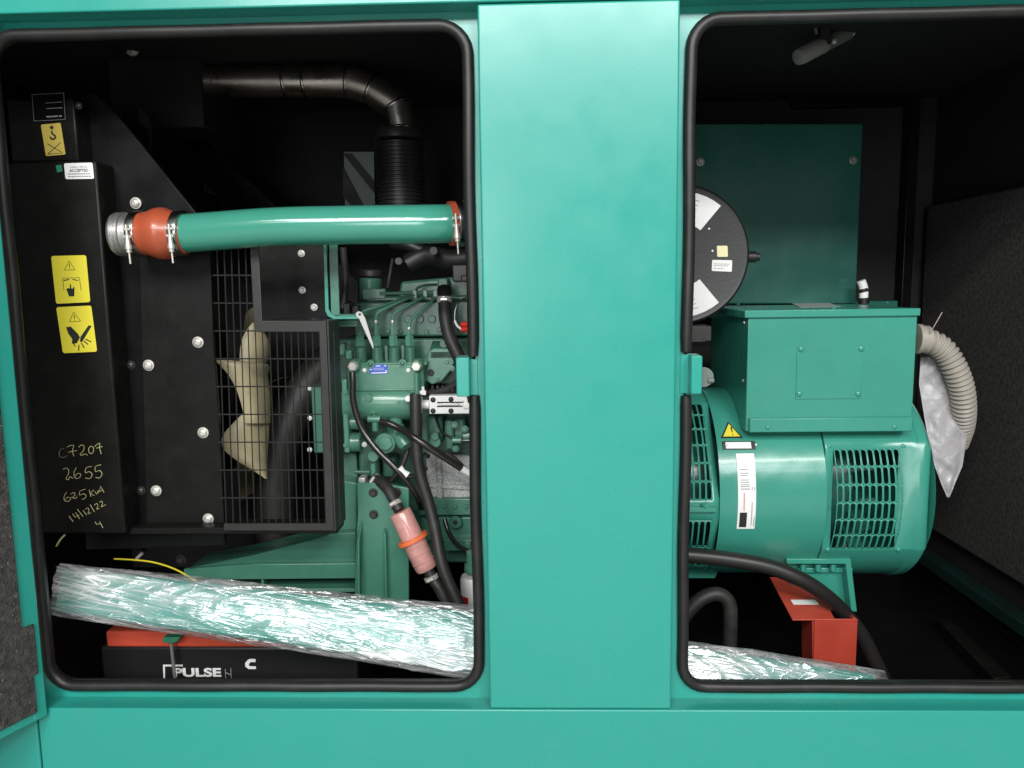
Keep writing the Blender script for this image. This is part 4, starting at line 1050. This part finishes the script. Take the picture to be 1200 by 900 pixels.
def cut(brk):                               # angles with none left strictly inside the cut-outs
    out = []
    for t in full(brk):
        if any(a+1e-4 < t < b-1e-4 for a, b in zip(brk[::2], brk[1::2])): continue
        out.append(t)
    return out
b = MB(); xs = sorted([xof(843), xof(900), xof(968)]); shell(b, xs, full([]), RA); b.build('stator_frame', teal_alt, alt)
# end bell with its vent
xe = xof(1097)
tb = cut([vt0, vt1])
RE = RA*1.012
xsE = [xof(968.5), xof(970), vx0, vx1, xe-.034, xe-.030, xe-.012, xe-.005, xe]
RRs = {0: RA*.99, 1: RE, 2: RE, 3: RE, 4: RE, 5: RE*1.012, 6: RE*1.012, 7: RE*.99, 8: RE*.96}
b = MB(); n = len(tb); vs = []
for i, x in enumerate(xsE):
    for t in tb: vs.append(V(x, YA-RRs[i]*math.cos(t), ZA+RRs[i]*math.sin(t)))
iv = tb.index(round(vt0, 6))
fs = [(i*n+j, i*n+j+1, (i+1)*n+j+1, (i+1)*n+j) for i in range(len(xsE)-1) for j in range(n-1) if not (i == 2 and j == iv)]
b.add(vs, fs); b.lathe(V(xe, YA, ZA), (1, 0, 0), [(0, RE*.96), (.012, RE*.7), (.013, .0)], 48)
slots(b, vx0, vx1, vt0, vt1, 10, 6, RE)
eb = b.build('end_bell', teal_alt, alt); so_ = eb.modifiers.new('t', 'SOLIDIFY'); so_.thickness = .0012; so_.offset = -1
# drive-end adaptor with vents
RD = RA*1.0
tb2 = cut([mt0, mt1, lt0, lt1])
xsD = [xof(700), lx0, lx1, xof(836), xof(842.4)]; RR2 = [RD, RD, RD, RD, RA*.997]
b = MB(); n = len(tb2); vs = []
for i, x in enumerate(xsD):
    for t in tb2: vs.append(V(x, YA-RR2[i]*math.cos(t), ZA+RR2[i]*math.sin(t)))
i1, i2 = tb2.index(round(lt0, 6)), tb2.index(round(mt0, 6))
fs = [(i*n+j, i*n+j+1, (i+1)*n+j+1, (i+1)*n+j) for i in range(len(xsD)-1) for j in range(n-1) if not (i == 1 and j in (i1, i2))]
b.add(vs, fs); slots(b, lx0, lx1, lt0, lt1, 8, 6, RD); slots(b, lx0, lx1, mt0, mt1, 8, 2, RD)
ad_ = b.build('drive_end_adaptor', teal_alt, alt); so_ = ad_.modifiers.new('t', 'SOLIDIFY'); so_.thickness = .0012; so_.offset = -1
tf = yof(597, px=820)
b = MB(); c = V(0, YA-RD*math.cos(tf), ZA+RD*math.sin(tf)); b.box(xof(770), xof(838), c.y-.012, c.y+.02, c.z-.003, c.z+.008); b.box(xof(770), xof(838), c.y-.004, c.y+.02, c.z-.008, c.z-.0032); b.build('split_flange', teal_alt, alt, bevel=.001)
bolt(827, 592, c.y-.013, 3, alt, mt=teal_alt, kind='hex')
# inside: dark windings and a finned rotor showing through the slots
b = MB().lathe(V(xof(990), YA, ZA), (1, 0, 0), [(0, RA*.55), (.0, RA*.62), (.05, RA*.62), (.052, RA*.5)], 40); b.build('rotor_ring', green_dark, alt)
b = MB()
for i in range(18):
    a = 2*PI*i/18
    d = V(0, math.cos(a), math.sin(a)); t_ = V(0, -math.sin(a), math.cos(a))*.004; c0 = V(xof(1012), YA, ZA)
    b.prism([c0+d*RA*.58-t_, c0+d*RA*.58+t_, c0+d*RA*.88+t_, c0+d*RA*.88-t_], (.035, 0, 0))
b.build('fan_vane', green_dark, alt)
b = MB().lathe(V(xof(700), YA, ZA), (1, 0, 0), [(0, RA*.6), (.3, RA*.6)], 36); b.build('coupling_disc', green_dark, alt)
for x, y in ((972, 523), (1058, 523), (970, 644), (1053, 644)):
    t = yof(y); yy = YA-RE*math.cos(t); bolt(x, y, yy-.001, 2.8, alt, mt=teal_alt, kind='round', name='screw')
# terminal box
YT = .405
b = MB(); bx0, bx1 = P(875.5, 430, YT).x, P(1072, 430, YT).x; bz0, bz1 = P(970, 490, YT).z, P(970, 369, YT).z
b.box(bx0, bx1, YT, YT+.36, P(970, 505.5, YT-.01).z, bz1); tbx = b.build('terminal_box', teal_alt, alt, bevel=.002)
b = MB().box(P(873, 365, YT-.008).x, P(1079, 365, YT-.008).x, YT-.008, YT+.372, P(970, 371.5, YT-.008).z, P(970, 362.5, YT-.008).z); ld = b.build('lid', teal_alt, tbx, bevel=.002)
b = MB().bpx(933.5, 405, 1010.5, 467.5, YT-.0022, .002); cv = b.build('cover_plate', teal_alt, tbx, bevel=.0006)
for x, y in ((939, 409), (1009.5, 408.5), (937, 461.5), (1006, 461.5)): bolt(x, y, YT-.0028, 3.4, tbx, mt=teal_alt, kind='round', name='screw')
tz = YA-RA*math.cos(yof(500))
b = MB().box(bx0+.006, bx1-.004, YT-.012, YT+.02, P(970, 506, YT-.01).z, P(970, 489.5, YT-.01).z); b.build('box_flange', teal_alt, tbx, bevel=.002)
for x, y in ((900, 501), (1048.5, 500.5)): bolt(x, y, YT-.0125, 2.6, tbx, mt=teal_alt, kind='round', name='screw')
for x, y in ((873, 378), (872, 446)): bolt(x, y, YT+.03, 2.2, tbx, mt=zinc, kind='round', name='screw')
# sheet on the lid
zl = P(970, 362.5, YT-.008).z+.0006
lcs = [PZ(x, y, zl) for x, y in ((922, 353), (965, 353), (985, 359.5), (938, 360.5))]
MB().prism(lcs, (0, 0, .0006)).build('lid_label', pale_card, ld)
for x, y in ((865, 357), (977, 362), (1040, 355)):
    p = PZ(x, y, zl); MB().lathe(p, (0, 0, 1), [(0, .004), (.003, .004), (.004, .002)], 10).build('screw', teal_alt, ld)
# labels on the barrel, curved with it
def barrel_patch(name, px0, px1, py0, py1, mt, lift=.0009, parent=None, R=RA, n=12):
    ta, tb_ = yof(py0), yof(py1); vs = []
    xa, xb = xof(px0), xof(px1)
    for i in range(n+1):
        t = ta+(tb_-ta)*i/n
        for r in (R+lift, R+lift*.3):
            for x in (xa, xb): vs.append(V(x, YA-r*math.cos(t), ZA+r*math.sin(t)))
    fs = []
    for i in range(n):
        o = i*4; fs += [(o, o+1, o+5, o+4), (o+2, o+6, o+7, o+3), (o, o+4, o+6, o+2), (o+1, o+3, o+7, o+5)]
    fs += [(0, 2, 3, 1), (n*4, n*4+1, n*4+3, n*4+2)]
    b = MB().add(vs, fs); return b.build(name, mt, parent or alt)
lab = barrel_patch('barcode_label', 864, 885, 531, 619, white_l, .0012)
k_ = 0
for y, x0_, x1_ in ((549, 867, 876), (553.5, 867, 877), (556, 867, 876), (561.5, 867, 877), (564, 867, 877.5), (567, 867, 877.5), (569.2, 867, 878), (572, 867, 878)):
    barrel_patch('small_print', x0_, x1_, y, y+1.1, grey_p, .0016, lab, n=2)
barrel_patch('black_block', 866.5, 875, 600, 617, black_p, .0016, lab, n=3)
barrel_patch('small_print', 870.5, 872, 577, 598, pink_p, .0016, lab, n=4)
for x, y0, y1 in ((880, 588, 615), (883, 605, 616), (880, 570, 574), (883, 570, 574)): barrel_patch('small_print', x, x+1, y0, y1, grey_p, .0016, lab, n=3)
pl = barrel_patch('data_plate', 849, 888, 516.5, 526.5, dark_metal, .0014); barrel_patch('plate_face', 853, 883, 517.8, 525.2, white_l, .002, pl, n=3)
for x in (851, 886): t = yof(521.5); bolt(x, 521.5, YA-RA*math.cos(t)-.002, 1.6, pl, mt=zinc, kind='round', name='rivet')
# warning triangle
def tri_on(px, py, grow, lift):
    pts = []
    for x, y in ((862.5, 494), (876, 512.5), (850.5, 512.5)):
        x = 863+(x-863)*grow; y = 506+(y-506)*grow; t = yof(y); r = RA+lift; pts.append(V(xof(x, y), YA-r*math.cos(t), ZA+r*math.sin(t)))
    return pts
b = MB().prism(tri_on(0, 0, 1.05, .0010), (0, .0008, 0)); wt = b.build('warning_sign', black_p, alt)
b = MB().prism(tri_on(0, 0, .80, .0022), (0, .0008, 0)); b.build('yellow_face', yellow_l, wt)
b = MB(); t = yof(503); t2 = yof(509.3); r = RA+.003
p0, p1 = [V(xof(x), YA-r*math.cos(yof(y)), ZA+r*math.sin(yof(y))) for x, y in ((862.6, 500.5), (863, 506.5))]; b.cyl(p0, p1, .0016, .0010, n=8)
p0 = V(xof(863.2), YA-r*math.cos(t2), ZA+r*math.sin(t2)); b.cyl(p0+V(0, .001, 0), p0-V(0, .0006, 0), .0015, n=8); b.build('exclamation_mark', black_p, wt)
# foot
b = MB(); b.ppx([(924, 657), (994, 657), (1003, 711), (1003, 714), (996, 716), (930, 716)], .46, .006); fo = b.build('foot_plate', teal_alt, alt, bevel=.001)
b = MB(); b.ppx([(922, 655), (997, 655), (1004.5, 717), (997.5, 717), (991, 661), (922, 661)], .425, .036); b.build('foot_rim', teal_alt, fo, bevel=.0015)
b = MB(); b.prism([P(948, 672, .459), P(996, 714, .459), P(960, 716, .459), P(940, 690, .459)], (0, -.004, 0)); b.build('foot_web', teal_alt, fo, bevel=.001)
for x in (941, 958.5, 976): b = MB().cpx((x, 661), (x, 669), 3.6, .44, 6); b.build('foot_bolt', teal_alt, fo)
b = MB().box(P(928, 650, .5).x, P(990, 650, .5).x, .45, .60, P(960, 664, .46).z, ZA-RA*.8); b.build('foot_block', teal_alt, alt, bevel=.002)
b = MB(); b.ppx([(800, 660), (846, 660), (838, 678), (800, 678)], .52, .1); b.build('adaptor_foot', teal_alt, alt, bevel=.002)

# ================================================================== RIGHT BAY OTHER THINGS
cp2 = thing('control_panel_back', 'large dark green sheet panel standing upright behind the alternator', 'panel', P(900, 360, .9))
b = MB().ppx([(640, 145), (1011.5, 145), (1003, 356), (640, 356)], .90, .09); b.build('panel_sheet', green_dark, cp2, bevel=.003)
for x, y in ((821, 190), (1000, 188)): bolt(x, y, .899, 3.2, cp2, mt=grey_rod, kind='hex', name='screw')
b = MB().bpx(640, 355, 1052, 372, .93, .1); b.build('panel_shelf', green_dark, cp2, bevel=.003)
af = thing('air_filter', 'round black air filter housing with white and yellow labels, half behind the pillar', 'air filter', P(797, 300, .55))
ya = .50; k = S(ya); cA_ = P(796.5, 299, ya)
b = MB().lathe(cA_+V(0, .30, 0), (0, -1, 0), [(0, 70*k), (.27, 72*k), (.275, 79*k), (.288, 80*k), (.296, 79*k), (.300, 76.5*k), (.298, 73*k), (.298, 9*k), (.301, 8*k), (.301, 1e-4)], 72); b.build('housing', batt, af)
def sector(r0, r1, a0, a1, lift, n=8):
    pts = [(r1, a0+(a1-a0)*i/n) for i in range(n+1)]+[(r0, a1-(a1-a0)*i/n) for i in range(n+1)]
    return [cA_+V(r*k*math.cos(a), .002-lift, r*k*math.sin(a)) for r, a in pts]
for s_ in (1, -1):
    a0, a1 = math.radians(50)*s_, math.radians(112)*s_
    o = MB().prism(sector(36, 71, a0, a1, .0010), (0, .0006, 0)).build('instruction_label', white_l, af, bevel=0)
    b = MB()
    for r in (42, 48, 53, 58, 63): b.prism(sector(r, r+.8, a0+.35*s_, a1-.12*s_, .0014, 6), (0, .0003, 0))
    b.build('small_print', grey_p, o)
Sticker(pst([(840, 288), (852.5, 288), (853, 301), (840.5, 301)], ya+.0015), af, cream_l, 'cream_label', round_=.1)
st = Sticker(pst([(834.5, 304.5), (858, 305), (857.5, 318.5), (834, 317.5)], ya+.0015), af, white_l, 'white_label', round_=.05)
b = MB()
for v, u1_ in ((.35, .85), (.5, .8), (.75, .55)):
    u = .1
    while u < u1_: w = random.uniform(.06, .16); st.line(b, [(u, v), (min(u1_, u+w), v)], .0016); u += w+.05
b.build('small_print', grey_p, st.o)
b = MB().cyl(P(874, 301, .54), P(886, 301, .54), 6.5*k, n=16); b.cyl(P(885, 301, .54), P(890, 301, .54), 4.5*k, n=16); b.build('dust_valve', rubber, af)
for x, y in ((831, 268), (835, 294)): bolt(x, y, ya+.0015, 1.2, af, mt=white_p, kind='round', name='rivet')
bk = MB().bpx(800, 382, 834, 400, .46, .08); bk.bpx(808, 398, 828, 401, .455, .02); o = bk.build('filter_bracket', dark_metal, None, bevel=.002); tag(o, 'dark sheet bracket under the round air filter', 'bracket')
# conduit
YC = .56
cd = thing('flexible_conduit', 'beige corrugated conduit curling down from the terminal box side', 'conduit', P(1088, 400, YC))
cl = path([(1084, 400, YC), (1094, 402, YC), (1107, 412, YC), (1118, 430, YC), (1126, 452, YC+.01), (1129, 476, YC+.03), (1127, 500, YC+.07), (1120, 520, YC+.11)], sub=40)
dist = [0]
for a, c in zip(cl, cl[1:]): dist.append(dist[-1]+(c-a).length)
k = S(YC); pit = .0125
rr = [(12.6+1.6*math.sin(2*PI*d/pit))*k for d in dist]
b = MB().tube(cl, rr, 22); b.build('hose', conduit_m, cd)
b = MB().lathe(P(1072, 397, YC), (1, 0, -.05), [(0, 13*k), (.001, 17*k), (.012, 17*k), (.013, 15.5*k), (.030, 15.5*k), (.032, 14*k)], 24); b.build('gland', conduit_m, cd)
hose('cable_tie', [(1089, 392, .53), (1096, 380, .52), (1104, 366, .52)], .0012, conduit_m, 'thin beige cable tie tail sticking up by the conduit gland', 'cable tie', n=6)
# white bag
bg = MB(); rows = [((1079, 418), (1114, 414)), ((1077, 450), (1119, 440)), ((1083, 488), (1131, 478)), ((1089, 520), (1133, 512)), ((1096, 548), (1128, 546)), ((1103, 567), (1119, 567)), ((1110, 583), (1113, 583))]
nu_, nv_ = 48, 30; vs = []; fs = []
def brow(t):
    f_ = t*(len(rows)-1); i = min(int(f_), len(rows)-2); s_ = f_-i
    (a0, a1), (b0, b1) = rows[i], rows[i+1]
    return (a0[0]+(b0[0]-a0[0])*s_, a0[1]+(b0[1]-a0[1])*s_), (a1[0]+(b1[0]-a1[0])*s_, a1[1]+(b1[1]-a1[1])*s_)
for side in (-1, 1):
    for i in range(nu_+1):
        l_, r_ = brow(i/nu_)
        for j in range(nv_+1):
            s_ = j/nv_; x = l_[0]+(r_[0]-l_[0])*s_; y = l_[1]+(r_[1]-l_[1])*s_
            th = .022*math.sin(PI*s_)**.6*math.sin(PI*min(1, i/nu_*1.0+.04))**.6
            cr_ = .022*abs(noise.noise(V(x*.05+y*.02, y*.016+side, 2.)))+.010*abs(noise.noise(V(x*.06-y*.05, y*.03, side*3.)))
            edge = min(1, min(s_, 1-s_)*8)
            vs.append(P(x, y, .605+side*th*.6+cr_*edge))
W = nv_+1; o_ = (nu_+1)*W
for i in range(nu_):
    for j in range(nv_):
        fs.append((i*W+j, i*W+j+1, (i+1)*W+j+1, (i+1)*W+j)); fs.append((o_+i*W+j, o_+(i+1)*W+j, o_+(i+1)*W+j+1, o_+i*W+j+1))
rim = [j for j in range(W)]+[i*W+nv_ for i in range(1, nu_+1)]+[nu_*W+j for j in range(nv_-1, -1, -1)]+[i*W for i in range(nu_-1, 0, -1)]
for x, y in zip(rim, rim[1:]+rim[:1]): fs.append((x, y, o_+y, o_+x))
tag(bg.add(vs, fs).build('plastic_bag', bag_m, None, sharp=3.1), 'creased white plastic bag hanging under the beige conduit', 'bag')
# taped cable behind the box
tcb = thing('taped_cable', 'white taped cable end rising behind the terminal box lid', 'cable', P(1012, 340, .85))
b = MB().tube(path([(1009, 329, .84), (1012, 338, .84), (1012, 352, .84)]), .012, 14); b.build('cable', white_p, tcb)
b = MB().tube([P(1011.4, 338, .84), P(1012.3, 342, .84)], .0128, 14); b.tube([P(1012, 349, .84), P(1012, 356, .84)], .015, 14); b.build('black_tape', rubber, tcb)
# big cable
hose('battery_cable', [(760, 648, .34), (800, 650, .34), (850, 655, .34), (900, 664, .335), (940, 680, .33), (966, 697, .34), (989, 718, .37), (1010, 745, .385), (1025, 775, .39), (1041, 808, .40), (1052, 838, .40)], 9.4*S(.34), cable_mat, 'thick black power cable draped across the red bracket in the right bay', 'cable', n=18)
hose('hose_loop', [(790, 742, .36), (802, 722, .36), (820, 703, .36), (840, 696, .36), (854, 706, .36), (856, 730, .36), (854, 775, .36)], 8.6*S(.36), hose_mat, 'dark grey hose looping up beside the pillar over the bundle', n=16)
# red bracket
rb = thing('red_bracket', 'red painted steel bracket with a white strip, standing under the alternator', 'bracket', P(970, 790, .33))
b = MB().bpx(953, 725.5, 1003, 830, .33, .004); b.build('post', red_paint, rb, bevel=.0012)
b = MB(); b.prism([P(952, 727, .334), P(952, 830, .334), P(952, 830, .334)+V(0, .07, 0), P(952, 727, .334)+V(0, .07, 0)], (.004, 0, 0)); b.build('post_side', red_paint, rb, bevel=.001)
b = MB(); b.prism([P(999, 724, .334), P(1003, 724, .334), P(994, 714, .40), P(991, 716, .40)], (0, 0, -.008)); b.prism([P(1000, 726, .334), P(1000, 830, .334), P(1000, 830, .334)+V(0, .07, 0), P(1000, 726, .334)+V(0, .07, 0)], (.003, 0, 0)); b.build('post_flange', red_paint, rb, bevel=.001)
# slanted top plate, pointing back and down to the viewer
zp = P(950, 727, .33).z
pc = [P(929, 726, .33), P(979, 726, .33), P(962, 697, .405), P(938, 678, .47), P(902, 676, .47)]
n_ = (pc[1]-pc[0]).cross(pc[4]-pc[0]).normalized()
if n_.z < 0: n_ = -n_
b = MB().prism(pc, -n_*.004); b.build('top_plate', red_paint, rb, bevel=.001)
def on_plate(px, py):
    d = ray(px, py); t = (pc[0]-CAM).dot(n_)/d.dot(n_); return CAM+d*t
Sticker([on_plate(*q) for q in ((926.5, 703), (955, 703), (960, 708.5), (930, 708.5))], rb, white_l, 'white_strip', round_=.03)
p = on_plate(928, 684); MB().lathe(p, n_, [(0, .007), (.002, .007), (.003, .005), (.010, .005), (.011, .003)], 6).build('bolt', green_chas, rb)
# floor rib in the right bay
tag(MB().prism([PZ(1098, 726, zf+.03), PZ(1112, 724, zf+.03), PZ(1185, 792, zf+.03), PZ(1165, 795, zf+.03)], (0, 0, -.028)).build('floor_rib', black_sheet, enc, bevel=.002))
# cabin lamp under the roof
lp = thing('bulkhead_lamp', 'small unlit tube lamp on a clip under the roof of the right bay', 'lamp', P(965, 30, .55))
YL = .50; k = S(YL)
la, lb = P(934, 68, YL-.06), P(996, 37, YL+.0); ldv = (lb-la).normalized(); LL_ = (lb-la).length
b = MB().lathe(la, ldv, [(0, 5*k), (.003, 8*k), (.012, 9*k), (LL_*.48, 9*k), (LL_*.5, 8.2*k)], 20); b.build('tube_cover', clear_lamp, lp)
b = MB().lathe(la+ldv*.008, ldv, [(0, 3*k), (.01, 4*k), (LL_*.45, 4*k), (LL_*.46, 3*k)], 14); b.build('tube', grey_rod, lp)
b = MB().lathe(la+ldv*LL_*.5, ldv, [(0, 7*k), (.001, 8*k), (LL_*.46, 8*k), (LL_*.5, 7*k)], 20); b.build('lamp_body', grey_strip, lp)
b = MB(); b.prism([P(x, y, YL-.014) for x, y in ((990, 29), (1010, 27), (1001, 41), (991, 44))], (0, .03, 0)); b.build('end_cap', satin, lp, bevel=.001)
b = MB().lathe(P(977, 52, YL-.045), (0, 0, 1), [(0, 3*k), (.003, 4*k), (.01, 4*k)], 10); b.build('clip_nut', grey_rod, lp)
b = MB(); b.bpx(962, 8, 974, 52, YL-.05, .006); b.build('clip', dark_metal, lp, bevel=.001)
b = MB().tube(path([(956, 12, YL-.05), (955, 28, YL-.05), (957, 40, YL-.05)]), .003, 8); b.build('lead', grey_rod, lp)

concrete = principled('workshop_concrete', (.42, .41, .385), .5, bump=.2, bscale=40, mottle=.15, mscale=2.5, rvar=.12)
o = MB().box(-9, 9, -14, 6, -.12, 0).build('floor', concrete); tag(o, kind='structure')
# ================================================================== LIGHT
sc = bpy.context.scene
w = bpy.data.worlds.new('World'); sc.world = w; w.use_nodes = True
bgN = w.node_tree.nodes['Background']; bgN.inputs['Color'].default_value = (.92, .97, 1, 1); bgN.inputs['Strength'].default_value = .20
def area(name, loc, to, sx, sy, power, col=(1, .97, .92)):
    l = bpy.data.lights.new(name, 'AREA'); l.shape = 'RECTANGLE'; l.size = sx; l.size_y = sy; l.energy = power; l.color = col
    o = bpy.data.objects.new(name, l); C.objects.link(o); o.location = loc
    d = Vector(to)-Vector(loc); o.rotation_euler = d.to_track_quat('-Z', 'Y').to_euler(); return o
area('workshop_tube_lamp', (-1.1, -3.4, 3.3), (0, .3, .8), 1.5, .16, 66)
area('workshop_tube_lamp', (1.7, -3.4, 3.3), (0, .3, .8), 1.5, .16, 66)
area('high_fill_lamp', (.2, -5.2, 3.6), (0, .2, .8), 5.0, .40, 135, (.95, .98, 1))  # overhead fill added for soft diffuse light
area('workshop_far_lamp', (.3, -9.0, 4.6), (0, .2, .9), 8.0, .7, 330, (.97, .98, 1))
area('low_fill_lamp', (-1.6, -11.0, 1.5), (0, .2, 1.1), 2.4, 2.6, 160, (.95, .98, 1))  # unseen low fill, added to brighten the exhaust and deep interior
sc.view_settings.view_transform = 'Standard'; sc.view_settings.look = 'None'; sc.view_settings.exposure = 0; sc.view_settings.gamma = 1
sc.cycles.max_bounces = 8; sc.cycles.transparent_max_bounces = 12
sc.cycles.use_denoising = True
